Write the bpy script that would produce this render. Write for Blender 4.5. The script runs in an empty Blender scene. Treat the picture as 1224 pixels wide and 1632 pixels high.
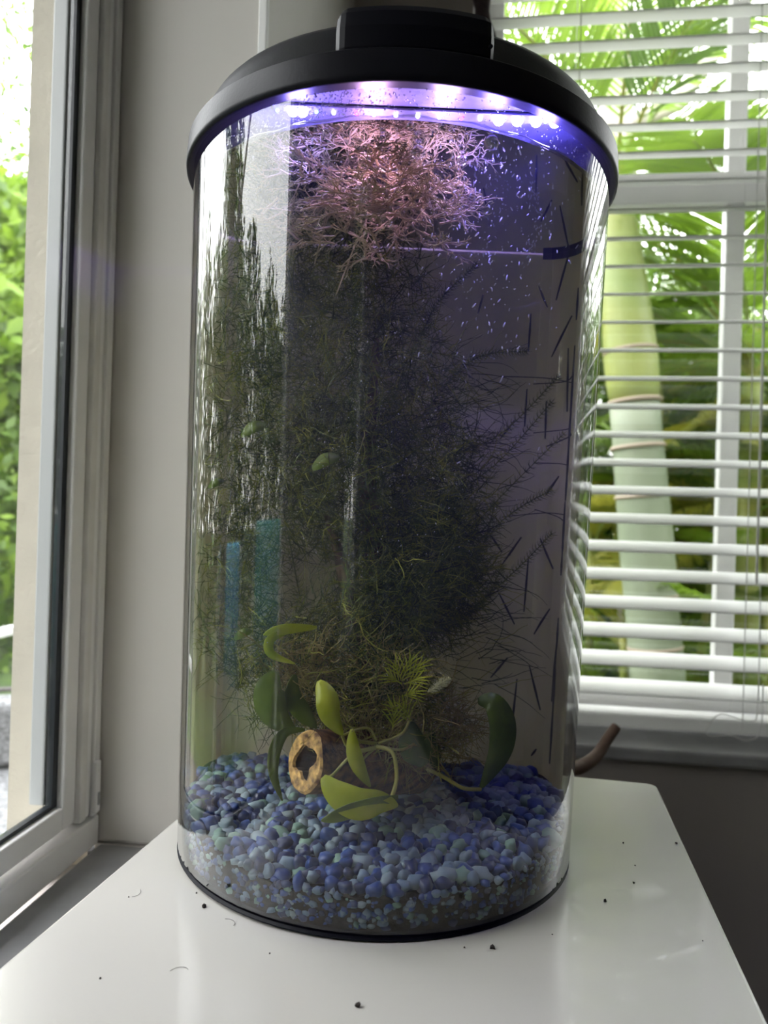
import bpy, bmesh, math, random
from mathutils import Vector, Matrix, noise
random.seed(7)
R = math.radians
sc = bpy.context.scene
col = sc.collection

# ------------------------------------------------------------------ camera
FPX = 1180.0
YAW, ROLL, PITCH = R(7.35), R(1.7), R(0.25)
CAM = Vector((0, 0, 1.0))
F0 = Vector((-math.sin(YAW), math.cos(YAW), 0)); R0 = Vector((math.cos(YAW), math.sin(YAW), 0)); U0 = Vector((0, 0, 1))
FW = (F0 * math.cos(PITCH) + U0 * math.sin(PITCH)).normalized()
UP1 = R0.cross(FW).normalized()
RT = math.cos(ROLL) * R0 + math.sin(ROLL) * UP1
UP = -math.sin(ROLL) * R0 + math.cos(ROLL) * UP1
cd = bpy.data.cameras.new('camera'); cam = bpy.data.objects.new('camera', cd); col.objects.link(cam)
cd.sensor_fit = 'VERTICAL'; cd.sensor_height = 36.0; cd.lens = FPX / 1632 * 36.0
cd.clip_start = 0.02; cd.clip_end = 200
cam.matrix_world = Matrix(((RT.x, UP.x, -FW.x, CAM.x), (RT.y, UP.y, -FW.y, CAM.y), (RT.z, UP.z, -FW.z, CAM.z), (0, 0, 0, 1)))
cd.dof.use_dof = True; cd.dof.focus_distance = 0.46; cd.dof.aperture_fstop = 8.5
sc.camera = cam

# ------------------------------------------------------------------ world, light, exposure
sc.view_settings.view_transform = 'Standard'; sc.view_settings.look = 'None'
sc.view_settings.gamma = 1.0; sc.view_settings.use_curve_mapping = False
sc.view_settings.exposure = 0.4
cy = sc.cycles
cy.use_denoising = True
cy.max_bounces = 8; cy.diffuse_bounces = 4; cy.glossy_bounces = 4; cy.transmission_bounces = 6
cy.transparent_max_bounces = 24; cy.volume_bounces = 0
cy.caustics_reflective = False; cy.caustics_refractive = False
cy.sample_clamp_indirect = 6.0
w = bpy.data.worlds.new('sky'); sc.world = w; w.use_nodes = True
nt = w.node_tree; nt.nodes.clear()
wo = nt.nodes.new('ShaderNodeOutputWorld'); bg = nt.nodes.new('ShaderNodeBackground')
tc = nt.nodes.new('ShaderNodeTexCoord'); sx = nt.nodes.new('ShaderNodeSeparateXYZ')
cr = nt.nodes.new('ShaderNodeValToRGB')
cr.color_ramp.elements[0].position = 0.0; cr.color_ramp.elements[0].color = (1.0, 0.965, 0.955, 1)
cr.color_ramp.elements[1].position = 0.8; cr.color_ramp.elements[1].color = (0.96, 0.955, 1.0, 1)
nt.links.new(tc.outputs['Generated'], sx.inputs[0]); nt.links.new(sx.outputs['Z'], cr.inputs[0])
nt.links.new(cr.outputs[0], bg.inputs['Color']); bg.inputs['Strength'].default_value = 7.5
nt.links.new(bg.outputs[0], wo.inputs[0])

def sun_light(rot, strength, colour, angle):
    d = bpy.data.lights.new('sun', 'SUN'); d.energy = strength; d.color = colour; d.angle = angle
    o = bpy.data.objects.new('sun', d); o.rotation_euler = rot; col.objects.link(o)
sun_light((R(38), R(0), R(-150)), 1.6, (1.0, 0.96, 0.88), R(12))

# ------------------------------------------------------------------ helpers
def P(px, py, d):
    return CAM + (FW + RT * ((px - 612) / FPX) + UP * ((816 - py) / FPX)) * d
def ray(px, py):
    return FW + RT * ((px - 612) / FPX) + UP * ((816 - py) / FPX)
def at_x(px, py, X): r = ray(px, py); return CAM + r * ((X - CAM.x) / r.x)
def at_y(px, py, Y): r = ray(px, py); return CAM + r * ((Y - CAM.y) / r.y)
def at_z(px, py, Z): r = ray(px, py); return CAM + r * ((Z - CAM.z) / r.z)

class MB:
    """collects vertices and faces for one mesh"""
    def __init__(s): s.v = []; s.f = []; s.m = []
    def face(s, idx, m=0): s.f.append(idx); s.m.append(m)
    def box(s, x0, x1, y0, y1, z0, z1, m=0, M=None):
        b = len(s.v)
        pts = [Vector((x, y, z)) for z in (z0, z1) for y in (y0, y1) for x in (x0, x1)]
        if M is not None: pts = [M @ p for p in pts]
        s.v += [tuple(p) for p in pts]
        for q in ((0, 2, 3, 1), (4, 5, 7, 6), (0, 1, 5, 4), (2, 6, 7, 3), (0, 4, 6, 2), (1, 3, 7, 5)):
            s.face(tuple(b + i for i in q), m)
    def tube(s, pts, rad, n=6, m=0, cap=True):
        pts = [Vector(p) for p in pts]; k = len(pts)
        if not hasattr(rad, '__len__'): rad = [rad] * k
        b = len(s.v); t = (pts[1] - pts[0]).normalized()
        a = t.orthogonal().normalized()
        for i, p in enumerate(pts):
            t = (pts[min(i + 1, k - 1)] - pts[max(i - 1, 0)])
            t = t.normalized() if t.length > 1e-9 else Vector((0, 0, 1))
            a = (a - t * a.dot(t)); a = a.normalized() if a.length > 1e-6 else t.orthogonal().normalized()
            c = t.cross(a)
            for j in range(n):
                th = 2 * math.pi * j / n
                s.v.append(tuple(p + (a * math.cos(th) + c * math.sin(th)) * rad[i]))
        for i in range(k - 1):
            for j in range(n):
                j2 = (j + 1) % n
                s.face((b + i * n + j, b + i * n + j2, b + (i + 1) * n + j2, b + (i + 1) * n + j), m)
        if cap and n > 3:
            s.face(tuple(b + j for j in reversed(range(n))), m); s.face(tuple(b + (k - 1) * n + j for j in range(n)), m)
    def loft(s, rings, m=0, closed=True, cap0=False, cap1=False):
        b = len(s.v); n = len(rings[0])
        for r_ in rings: s.v += [tuple(p) for p in r_]
        for i in range(len(rings) - 1):
            for j in range(n if closed else n - 1):
                j2 = (j + 1) % n
                s.face((b + i * n + j, b + i * n + j2, b + (i + 1) * n + j2, b + (i + 1) * n + j), m)
        if cap0: s.face(tuple(b + j for j in reversed(range(n))), m)
        if cap1: s.face(tuple(b + (len(rings) - 1) * n + j for j in range(n)), m)
    def ribbon(s, pts, wid, side, m=0, fold=0.0, nrm=None):
        """leaf blade of two strips along pts with a raised or sunk midrib"""
        b = len(s.v); k = len(pts)
        for i, p in enumerate(pts):
            p = Vector(p); t = (Vector(pts[min(i + 1, k - 1)]) - Vector(pts[max(i - 1, 0)])).normalized()
            sd = side[i] if isinstance(side, list) else side
            sd = (sd - t * sd.dot(t)).normalized(); nn = t.cross(sd)
            wd = wid[i]
            s.v += [tuple(p - sd * wd + nn * fold * wd), tuple(p), tuple(p + sd * wd + nn * fold * wd)]
        for i in range(k - 1):
            a = b + i * 3
            s.face((a, a + 1, a + 4, a + 3), m); s.face((a + 1, a + 2, a + 5, a + 4), m)
    def mesh(s, name, mats, smooth=False):
        me = bpy.data.meshes.new(name); me.from_pydata(s.v, [], s.f)
        for x in (mats if isinstance(mats, (list, tuple)) else [mats]): me.materials.append(x)
        if len(me.materials) > 1: me.polygons.foreach_set('material_index', s.m)
        if smooth: me.polygons.foreach_set('use_smooth', [True] * len(me.polygons))
        me.update(); return me
    def build(s, name, mats, parent=None, smooth=False, bevel=0.0, seg=2, solid=0.0):
        o = bpy.data.objects.new(name, s.mesh(name, mats, smooth)); col.objects.link(o)
        if solid:
            md = o.modifiers.new('solid', 'SOLIDIFY'); md.thickness = solid; md.offset = 0
        if bevel:
            md = o.modifiers.new('bevel', 'BEVEL'); md.width = bevel; md.segments = seg; md.limit_method = 'ANGLE'; md.angle_limit = R(40)
        if parent: o.parent = parent
        return o

def tag(o, label=None, cat=None, group=None, kind=None):
    if label: o['label'] = label
    if cat: o['category'] = cat
    if group: o['group'] = group
    if kind: o['kind'] = kind
    return o
def empty(name, loc=(0, 0, 0), label=None, cat=None, group=None, kind=None):
    o = bpy.data.objects.new(name, None); o.location = loc; o.empty_display_size = 0.02; col.objects.link(o)
    return tag(o, label, cat, group, kind)
def inst(name, me, parent, loc=(0, 0, 0), rot=None, scale=None):
    o = bpy.data.objects.new(name, me); col.objects.link(o); o.parent = parent; o.location = loc
    if rot is not None: o.rotation_euler = rot
    if scale is not None: o.scale = scale
    return o

# ------------------------------------------------------------------ materials
def mat(name, c, rough=0.5, metal=0.0, var=0.0, vscale=20.0, bump=0.0, bscale=60.0, c2=None, spec=0.5, trans=0.0, coat=0.0, coords='Object', stretch=None, detail=4):
    m = bpy.data.materials.new(name); m.use_nodes = True; t = m.node_tree
    b = t.nodes['Principled BSDF']
    b.inputs['Base Color'].default_value = (*c, 1); b.inputs['Roughness'].default_value = rough
    b.inputs['Metallic'].default_value = metal; b.inputs['Specular IOR Level'].default_value = spec
    b.inputs['Coat Weight'].default_value = coat
    src = t.nodes.new('ShaderNodeTexCoord'); mp = t.nodes.new('ShaderNodeMapping')
    if stretch: mp.inputs['Scale'].default_value = stretch
    t.links.new(src.outputs[coords], mp.inputs[0])
    if var or c2:
        n = t.nodes.new('ShaderNodeTexNoise'); n.inputs['Scale'].default_value = vscale; n.inputs['Detail'].default_value = detail
        t.links.new(mp.outputs[0], n.inputs['Vector'])
        r = t.nodes.new('ShaderNodeValToRGB'); r.color_ramp.elements[0].position = 0.32; r.color_ramp.elements[1].position = 0.68
        a = c if c2 is None else c
        z = c2 if c2 is not None else tuple(min(1, x * (1 + var)) for x in c)
        if c2 is None: a = tuple(x * (1 - var) for x in c)
        r.color_ramp.elements[0].color = (*a, 1); r.color_ramp.elements[1].color = (*z, 1)
        t.links.new(n.outputs['Fac'], r.inputs[0]); t.links.new(r.outputs[0], b.inputs['Base Color'])
    if bump:
        n = t.nodes.new('ShaderNodeTexNoise'); n.inputs['Scale'].default_value = bscale; n.inputs['Detail'].default_value = 6
        t.links.new(mp.outputs[0], n.inputs['Vector'])
        bp = t.nodes.new('ShaderNodeBump'); bp.inputs['Strength'].default_value = bump; bp.inputs['Distance'].default_value = 0.002
        t.links.new(n.outputs['Fac'], bp.inputs['Height']); t.links.new(bp.outputs[0], b.inputs['Normal'])
    if trans:
        tl = t.nodes.new('ShaderNodeBsdfTranslucent'); mx = t.nodes.new('ShaderNodeMixShader'); mx.inputs[0].default_value = trans
        if b.inputs['Base Color'].is_linked: t.links.new(b.inputs['Base Color'].links[0].from_socket, tl.inputs[0])
        else: tl.inputs[0].default_value = (*c, 1)
        o = t.nodes['Material Output']
        t.links.new(b.outputs[0], mx.inputs[1]); t.links.new(tl.outputs[0], mx.inputs[2]); t.links.new(mx.outputs[0], o.inputs[0])
    return m
def emit(name, c, s):
    m = bpy.data.materials.new(name); m.use_nodes = True; t = m.node_tree; t.nodes.clear()
    e = t.nodes.new('ShaderNodeEmission'); e.inputs[0].default_value = (*c, 1); e.inputs[1].default_value = s
    o = t.nodes.new('ShaderNodeOutputMaterial'); t.links.new(e.outputs[0], o.inputs[0]); return m
def clear(name, ior=1.5, tint=(1, 1, 1), rough=0.0, gain=1.0, vol=None, base=0.0, sheet=True):
    """thin clear sheet: straight transmission plus a Fresnel reflection"""
    m = bpy.data.materials.new(name); m.use_nodes = True; t = m.node_tree; t.nodes.clear()
    o = t.nodes.new('ShaderNodeOutputMaterial'); tr = t.nodes.new('ShaderNodeBsdfTransparent'); tr.inputs[0].default_value = (*tint, 1)
    g = t.nodes.new('ShaderNodeBsdfGlossy'); g.inputs['Roughness'].default_value = rough
    fr = t.nodes.new('ShaderNodeFresnel'); fr.inputs['IOR'].default_value = ior
    if sheet:   # same reflectance from both sides, as a thin pane has
        ge = t.nodes.new('ShaderNodeNewGeometry'); mi = t.nodes.new('ShaderNodeMix'); mi.data_type = 'FLOAT'
        mi.inputs[2].default_value = ior; mi.inputs[3].default_value = 1 / ior
        t.links.new(ge.outputs['Backfacing'], mi.inputs[0]); t.links.new(mi.outputs[0], fr.inputs['IOR'])
    mu = t.nodes.new('ShaderNodeMath'); mu.operation = 'MULTIPLY_ADD'; mu.inputs[1].default_value = gain; mu.inputs[2].default_value = base; mu.use_clamp = True
    mx = t.nodes.new('ShaderNodeMixShader')
    t.links.new(fr.outputs[0], mu.inputs[0]); t.links.new(mu.outputs[0], mx.inputs[0])
    t.links.new(tr.outputs[0], mx.inputs[1]); t.links.new(g.outputs[0], mx.inputs[2]); t.links.new(mx.outputs[0], o.inputs[0])
    if vol:
        v = t.nodes.new('ShaderNodeVolumePrincipled'); v.inputs['Color'].default_value = (*vol[0], 1); v.inputs['Density'].default_value = vol[1]
        v.inputs['Anisotropy'].default_value = 0.2; v.inputs['Absorption Color'].default_value = (*vol[2], 1)
        t.links.new(v.outputs[0], o.inputs['Volume'])
    return m

M = {}
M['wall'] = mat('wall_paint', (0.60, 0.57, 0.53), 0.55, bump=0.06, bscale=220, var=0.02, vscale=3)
M['wall_shaded'] = mat('wall_paint_shaded', (0.34, 0.31, 0.29), 0.6, bump=0.06, bscale=220)  # same beige wall paint, darkened to hold the backlit shade
M['ceiling'] = mat('ceiling_paint', (0.8, 0.78, 0.76), 0.8)
M['floor'] = mat('floor_tile', (0.16, 0.14, 0.125), 0.5, var=0.15, vscale=4)
M['dark_room'] = mat('far_wall_dimmed', (0.12, 0.11, 0.105), 0.7)  # far walls darkened in colour to hold the dimness of the room
M['vinyl'] = mat('white_vinyl', (0.90, 0.89, 0.88), 0.35, var=0.02, vscale=12)
M['vinyl_dusty'] = mat('dusty_white_vinyl', (0.80, 0.78, 0.75), 0.5, var=0.06, vscale=30)
M['grey_alu'] = mat('grey_aluminium', (0.46, 0.47, 0.48), 0.45)
M['gasket'] = mat('black_gasket', (0.012, 0.016, 0.022), 0.5)
M['stucco'] = mat('cream_stucco', (0.52, 0.475, 0.40), 0.85, bump=0.5, bscale=180, var=0.06, vscale=25)
M['marble'] = mat('grey_marble', (0.20, 0.20, 0.20), 0.35, c2=(0.36, 0.36, 0.37), vscale=9, detail=8)
M['blind'] = mat('blind_white', (0.93, 0.93, 0.92), 0.35, trans=0.30)
M['cord'] = mat('white_cord', (0.8, 0.8, 0.78), 0.6)
M['table'] = mat('white_lacquer', (0.70, 0.675, 0.625), 0.22, var=0.015, vscale=3, bump=0.02, bscale=30, coat=0.3)
M['lid'] = mat('black_plastic', (0.012, 0.012, 0.018), 0.40, bump=0.05, bscale=500, var=0.2, vscale=14, spec=0.15)
M['hatch'] = mat('dark_plastic_smooth', (0.005, 0.005, 0.010), 0.45, spec=0.15)
M['lid_in'] = mat('lid_underside', (0.07, 0.07, 0.14), 0.5, var=0.4, vscale=60, bump=0.3, bscale=200)
M['back'] = mat('brown_back_panel', (0.80, 0.74, 0.55), 0.55, trans=0.35, var=0.08, vscale=5, stretch=(3, 3, 0.5))
M['needle'] = mat('dark_needle', (0.050, 0.050, 0.055), 0.6)
M['soil'] = mat('dark_soil', (0.010, 0.008, 0.006), 0.8, c2=(0.022, 0.015, 0.009), spec=0.05, vscale=160, bump=0.6, bscale=400)
PEB = [mat('pebble_navy', (0.008, 0.022, 0.10), 0.45, var=0.3, vscale=90),
       mat('pebble_blue', (0.022, 0.062, 0.24), 0.45, var=0.25, vscale=120),
       mat('pebble_sky', (0.14, 0.21, 0.29), 0.5, var=0.2, vscale=150, bump=0.2, bscale=500),
       mat('pebble_grey', (0.21, 0.28, 0.32), 0.5, var=0.2, vscale=150, bump=0.2, bscale=500),
       mat('pebble_mint', (0.17, 0.29, 0.235), 0.5, var=0.2, vscale=150, bump=0.2, bscale=500)]
M['bark'] = mat('brown_bark', (0.03, 0.015, 0.006), 0.85, c2=(0.30, 0.15, 0.04), vscale=45, bump=0.8, bscale=120, stretch=(1, 5, 5))
M['cut'] = mat('pale_cut_wood', (0.85, 0.52, 0.17), 0.7, c2=(0.12, 0.05, 0.018), vscale=190, bump=0.8, bscale=300)
M['hollow'] = mat('dark_hollow_wood', (0.03, 0.015, 0.008), 0.8, c2=(0.11, 0.055, 0.025), vscale=90, bump=0.6, bscale=150)
M['root'] = mat('brown_root', (0.075, 0.05, 0.022), 0.8, c2=(0.15, 0.095, 0.04), vscale=40, bump=0.5, bscale=150)
M['moss'] = mat('dark_moss', (0.028, 0.045, 0.008), 0.6, c2=(0.17, 0.21, 0.03), vscale=40, trans=0.2)
M['moss2'] = mat('olive_moss', (0.18, 0.20, 0.015), 0.6, c2=(0.42, 0.42, 0.05), vscale=40, trans=0.25)
M['horn'] = mat('hornwort_green', (0.014, 0.026, 0.010), 0.55, c2=(0.045, 0.065, 0.022), vscale=30, trans=0.2)
M['straw'] = mat('yellow_root_hair', (0.40, 0.33, 0.09), 0.6, c2=(0.18, 0.13, 0.035), vscale=60, trans=0.2)
M['leaf'] = mat('bright_leaf', (0.42, 0.48, 0.02), 0.38, c2=(0.58, 0.62, 0.06), vscale=60, trans=0.35)
M['leaf_dark'] = mat('dark_leaf', (0.055, 0.095, 0.010), 0.38, c2=(0.12, 0.18, 0.018), vscale=60, trans=0.25)
M['leaf_mid'] = mat('mid_leaf', (0.12, 0.18, 0.02), 0.4, c2=(0.20, 0.27, 0.04), vscale=60, trans=0.3)
M['stem'] = mat('yellow_stem', (0.36, 0.34, 0.07), 0.45, trans=0.2)
M['sprite'] = mat('pale_sprite', (0.72, 0.60, 0.46), 0.5, c2=(0.46, 0.42, 0.18), vscale=35, trans=0.4)
M['red'] = mat('dull_red', (0.30, 0.02, 0.02), 0.5)
M['cream'] = mat('cream_bud', (0.62, 0.60, 0.36), 0.6, trans=0.2)
M['stick'] = mat('brown_stick', (0.13, 0.075, 0.055), 0.6, c2=(0.20, 0.13, 0.10), vscale=30, bump=0.4)
M['tassel'] = mat('dark_cloth', (0.020, 0.012, 0.020), 0.9, c2=(0.085, 0.06, 0.06), vscale=55)
M['glass'] = clear('tank_glass', 1.49, (0.95, 0.96, 0.96), gain=1.6, base=0.0)
M['glass_in'] = clear('tank_glass_inner', 1.12, (0.98, 0.98, 0.98))
M['pane'] = clear('window_glass', 1.5, (0.97, 0.99, 0.98))
VOL = ((0.60, 0.60, 0.95), 0.5, (0.75, 0.75, 0.6))
M['water'] = clear('water_side', 1.0, vol=VOL)
M['water_top'] = clear('water_surface', 1.33, vol=VOL, sheet=False)
M['bubble'] = clear('bubble', 1.33, gain=1.4, base=0.30)
M['fizz'] = mat('fizz', (0.92, 0.92, 0.95), 0.2, trans=0.5)  # white colour stands in for LED light on clear bubbles
M['led_w'] = emit('led_white', (0.80, 0.82, 1.0), 45)
M['led_b'] = emit('led_blue', (0.05, 0.12, 1.0), 30)
M['led_r'] = emit('led_red', (1.0, 0.03, 0.12), 16)
M['crumb'] = mat('dark_crumb', (0.03, 0.022, 0.018), 0.9)

# ------------------------------------------------------------------ room shell (room axes: north wall +Y, west wall -X)
XW = -0.368      # inside plane of the west window frame
YP = 0.700       # south face of the pier
XP = -0.222      # east face of the pier
YN = 1.165       # room face of the north wall
ZS = 1.0 - 0.335 # window sill level
ZC = 2.6         # ceiling
XE, YS = 3.6, -3.8
def struct(name, mb, m, bevel=0.0, parent=None):
    o = mb.build(name, m, parent, bevel=bevel)
    if not parent: tag(o, kind='structure')
    return o
b = MB(); b.box(-0.45, XE, YS, 1.35, -0.1, 0.0); struct('floor', b, M['floor'])
b = MB(); b.box(-0.45, XE, YS, 1.35, ZC, ZC + 0.1); struct('ceiling', b, M['ceiling'])
# pier in the north west corner, from the sill upward and below it
b = MB(); b.box(-0.40, XP, YP, YN + 0.1, ZS, ZC); struct('wall_pier', b, M['wall'], bevel=0.004)
b = MB(); b.box(-0.372, XP, YP, YN + 0.1, 0.0, ZS - 0.001); struct('wall_pier_base', b, M['wall'])
b = MB(); b.box(XP - 0.006, XP + 0.0025, YP - 0.0025, YP + 0.006, ZS + 0.03, ZC - 0.001); struct('trim_1', b, M['vinyl'], bevel=0.001)
# north wall: opening X 0.. 1.35, Z sill..2.3
OX0, OX1, OZ1 = -0.032, 1.36, 2.35
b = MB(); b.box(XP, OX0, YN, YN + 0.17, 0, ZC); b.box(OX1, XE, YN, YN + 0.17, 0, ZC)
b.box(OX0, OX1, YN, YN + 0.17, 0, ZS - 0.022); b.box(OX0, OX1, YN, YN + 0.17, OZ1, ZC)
struct('wall_north', b, M['wall_shaded'])
b = MB(); b.box(OX0 - 0.03, OX1 + 0.03, YN - 0.022, YN + 0.16, ZS - 0.021, ZS); struct('sill_north', b, M['marble'], bevel=0.005)
# west wall below and around the window run
WY1 = YP            # window run north end
b = MB(); b.box(-0.45, XW - 0.004, YS, YP - 0.001, 0, ZS - 0.024); b.box(-0.45, XW - 0.004, YS, YP - 0.001, 2.3, ZC)
struct('wall_west', b, M['wall'])
b = MB(); b.box(-0.45, XW, YS, -1.592, ZS - 0.023, 2.299); struct('wall_west_end', b, M['wall'])
b = MB(); b.box(-0.366, -0.285, YS + 0.01, YP - 0.001, ZS - 0.022, ZS); struct('sill_west', b, M['marble'], bevel=0.003)
b = MB(); b.box(-0.45, XE + 0.1, YS - 0.1, YS, 0, ZC); struct('wall_south', b, M['dark_room'])
b = MB(); b.box(XE, XE + 0.1, YS, 1.35, 0, ZC); struct('wall_east', b, M['dark_room'])
b = MB(); b.box(-1.15, -0.452, YS, 1.3, 2.42, 2.5); struct('roof_eave_added', b, M['vinyl'])  # unseen eave added to shade the upper pier
# exterior stucco reveal beside the west window
b = MB(); b.box(-0.437, -0.401, 0.655, 0.74, 0.2, ZC); struct('wall_exterior_reveal', b, M['stucco'])

# ---- west windows: outer frame, sashes with glass, repeated towards the south
zf0 = ZS + 0.0                 # frame bottom
def west_window(name, y1, y0, detail):
    t = empty(name, (XW, (y0 + y1) / 2, zf0), kind='structure')
    def bb(nm, x0, x1, ya, yb, z0, z1, m, bev=0.0015):
        q = MB(); q.box(x0 - XW, x1 - XW, ya - t.location.y, yb - t.location.y, z0 - zf0, z1 - zf0)
        return q.build(nm, m, t, bevel=bev)
    V = M['vinyl']
    # stepped frame, north jamb
    bb('jamb', -0.400, XW, y1 - 0.012, y1 - 0.0005, zf0 + 0.03, 2.3, V)
    bb('jamb', -0.400, XW - 0.003, y1 - 0.022, y1 - 0.0125, zf0 + 0.032, 2.3, V)
    bb('jamb', -0.400, XW - 0.001, y1 - 0.034, y1 - 0.0225, zf0 + 0.032, 2.3, M['vinyl_dusty'])
    bb('jamb', -0.400, XW, y0 + 0.0005, y0 + 0.03, zf0 + 0.03, 2.3, V)
    bb('frame_bottom', -0.400, XW + 0.001, y0 + 0.0005, y1 - 0.0005, zf0 + 0.0005, zf0 + 0.029, V, 0.002)
    bb('frame_head', -0.400, XW, y0 + 0.031, y1 - 0.035, 2.25, 2.299, V)
    s = bb('sash', -0.392, XW - 0.006, y1 - 0.055, y1 - 0.0345, zf0 + 0.034, 2.245, V)
    bb('sash_rail', -0.392, XW - 0.006, y0 + 0.055, y1 - 0.0555, zf0 + 0.034, zf0 + 0.056, V)
    bb('sash', -0.392, XW - 0.006, y0 + 0.0305, y0 + 0.0545, zf0 + 0.034, 2.245, V)
    bb('gasket', -0.387, XW - 0.0125, y1 - 0.0635, y1 - 0.0555, zf0 + 0.0565, 2.245, M['gasket'], 0)
    bb('gasket', -0.387, XW - 0.0125, y0 + 0.055, y1 - 0.064, zf0 + 0.0565, zf0 + 0.060, M['gasket'], 0)
    bb('glass_pane', -0.386, -0.383, y0 + 0.055, y1 - 0.064, zf0 + 0.061, 2.244, M['pane'], 0)
    bb('outer_frame', -0.402, -0.3875, y1 - 0.066, y1 - 0.0345, zf0 + 0.06, 2.245, M['grey_alu'])
    if detail:
        bb('mullion', -0.400, XW - 0.004, 0.412, 0.436, zf0 + 0.062, 2.244, V)
        bb('pull_recess', XW + 0.0012, XW + 0.0035, 0.30, 0.475, zf0 + 0.009, zf0 + 0.0105, V, 0)
        bb('pull_slot', XW + 0.0011, XW + 0.002, 0.30, 0.475, zf0 + 0.011, zf0 + 0.021, M['grey_alu'], 0)
        bb('corner_clip', XW - 0.0005, XW + 0.004, y1 - 0.014, y1 - 0.005, zf0 + 0.034, zf0 + 0.085, V)
        bb('clip_slot', XW + 0.0041, XW + 0.005, y1 - 0.011, y1 - 0.008, zf0 + 0.042, zf0 + 0.054, M['grey_alu'], 0)
    return t
west_window('window_1', YP - 0.001, 0.12, True)
b = MB(); b.box(-0.45, XW, -0.658, 0.1195, ZS - 0.023, 2.299); struct('wall_west_pier', b, M['wall'])
west_window('window_2', -0.66, -1.55, False)
b = MB()
for ya, yb in ((-1.59, -1.55),): b.box(-0.42, XW + 0.004, ya + 0.0004, yb - 0.0004, ZS - 0.022, 2.299)
struct('trim_2', b, M['vinyl'])

# ---- north window (two sashes, mullion) behind the blind
YG = 1.285
t = empty('window_5', (OX0, YG, ZS), kind='structure')
def nb(nm, x0, x1, y0, y1, z0, z1, m, bev=0.002):
    q = MB(); q.box(x0 - OX0, x1 - OX0, y0 - YG, y1 - YG, z0 - ZS, z1 - ZS); return q.build(nm, m, t, bevel=bev)
zr0, zr1 = at_y(1100, 331, YG).z, at_y(1100, 282, YG).z
zb = at_y(1080, 1092, YG).z
xm = at_y(1174, 150, YG).x
nb('jamb', OX0 + 0.001, OX0 + 0.05, YG - 0.02, YG + 0.04, ZS + 0.001, OZ1 - 0.001, M['vinyl'])
nb('jamb', OX1 - 0.05, OX1 - 0.001, YG - 0.02, YG + 0.04, ZS + 0.001, OZ1 - 0.001, M['vinyl'])
nb('meeting_rail', OX0 + 0.051, OX1 - 0.051, YG - 0.018, YG + 0.02, zr0, zr1, M['vinyl'])
nb('bottom_rail', OX0 + 0.051, OX1 - 0.051, YG - 0.018, YG + 0.03, ZS + 0.001, zb, M['vinyl'])
nb('head_rail', OX0 + 0.051, OX1 - 0.051, YG - 0.018, YG + 0.03, OZ1 - 0.05, OZ1 - 0.001, M['vinyl'])
nb('mullion', xm - 0.014, xm + 0.014, YG - 0.012, YG + 0.012, zb + 0.001, zr0 - 0.001, M['vinyl'])
nb('mullion', xm - 0.014, xm + 0.014, YG - 0.012, YG + 0.012, zr1 + 0.001, OZ1 - 0.051, M['vinyl'])
for xa, xb in ((OX0 + 0.051, xm - 0.015), (xm + 0.015, OX1 - 0.051)):
    nb('glass_pane', xa, xb, YG, YG + 0.003, zb + 0.001, zr0 - 0.001, M['pane'], 0)
    nb('glass_pane', xa, xb, YG, YG + 0.003, zr1 + 0.001, OZ1 - 0.051, M['pane'], 0)

# ---- venetian blind
YB = 1.222; PITCHS = 0.0447; TILT = R(16)
bl = empty('venetian_blind', (0, YB, ZS), 'white wide-slat venetian blind hanging open in front of the palm window', 'blind')
BX0, BX1 = OX0 + 0.006, OX1 - 0.006
def slat_mesh():
    q = MB(); n = 6; wd = 0.050; ring_t = []; ring_b = []
    for i in range(n + 1):
        u = i / n - 0.5; y = u * wd; z = 0.0022 * (1 - 4 * u * u)
        ring_t.append((y, z + 0.0013)); ring_b.append((y, z - 0.0013))
    prof = ring_t + ring_b[::-1]
    ca, sa = math.cos(TILT), math.sin(TILT)
    prof = [(y * ca - z * sa, y * sa + z * ca) for y, z in prof]
    q.loft([[(x, y, z) for y, z in prof] for x in (BX0, BX1)], cap0=True, cap1=True)
    return q.mesh('slat', M['blind'])
sm = slat_mesh()
zb0 = 1.230
ks = [k for k in range(-23, 12)]
for k in ks:
    inst('slat', sm, bl, (0, 0, zb0 - k * PITCHS - ZS))
q = MB(); zz = 1.0 - 0.311 - ZS; q.box(BX0, BX1, -0.027, 0.027, zz - 0.009, zz + 0.012); q.build('bottom_rail', M['blind'], bl, bevel=0.003)
q = MB(); q.box(BX0, BX1, -0.03, 0.03, 2.30 - ZS, 2.345 - ZS); q.build('head_rail', M['blind'], bl, bevel=0.003)
for px in (918, 1200):
    xx = at_y(px, 200, YB).x
    for yy in (-0.0268, 0.0268):
        q = MB(); q.tube([(xx, yy, zz), (xx, yy, 2.30 - ZS)], 0.0008, 5); q.build('ladder_cord', M['cord'], bl)
xx = at_y(1212, 700, YB - 0.035).x
q = MB(); q.tube([(xx, -0.035, 0.912 - ZS), (xx, -0.034, 2.30 - ZS)], 0.0018, 6); q.build('lift_cord', M['cord'], bl)
q = MB(); pts = []
for (px, py) in ((1212, 930), (1208, 1120), (1196, 1150), (1150, 1138), (1128, 1158), (1130, 1172), (1165, 1172), (1190, 1180), (1212, 1165), (1216, 1090)):
    p = at_y(px, py, YB - 0.036); pts.append((p.x, -0.036, p.z - ZS))
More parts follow.
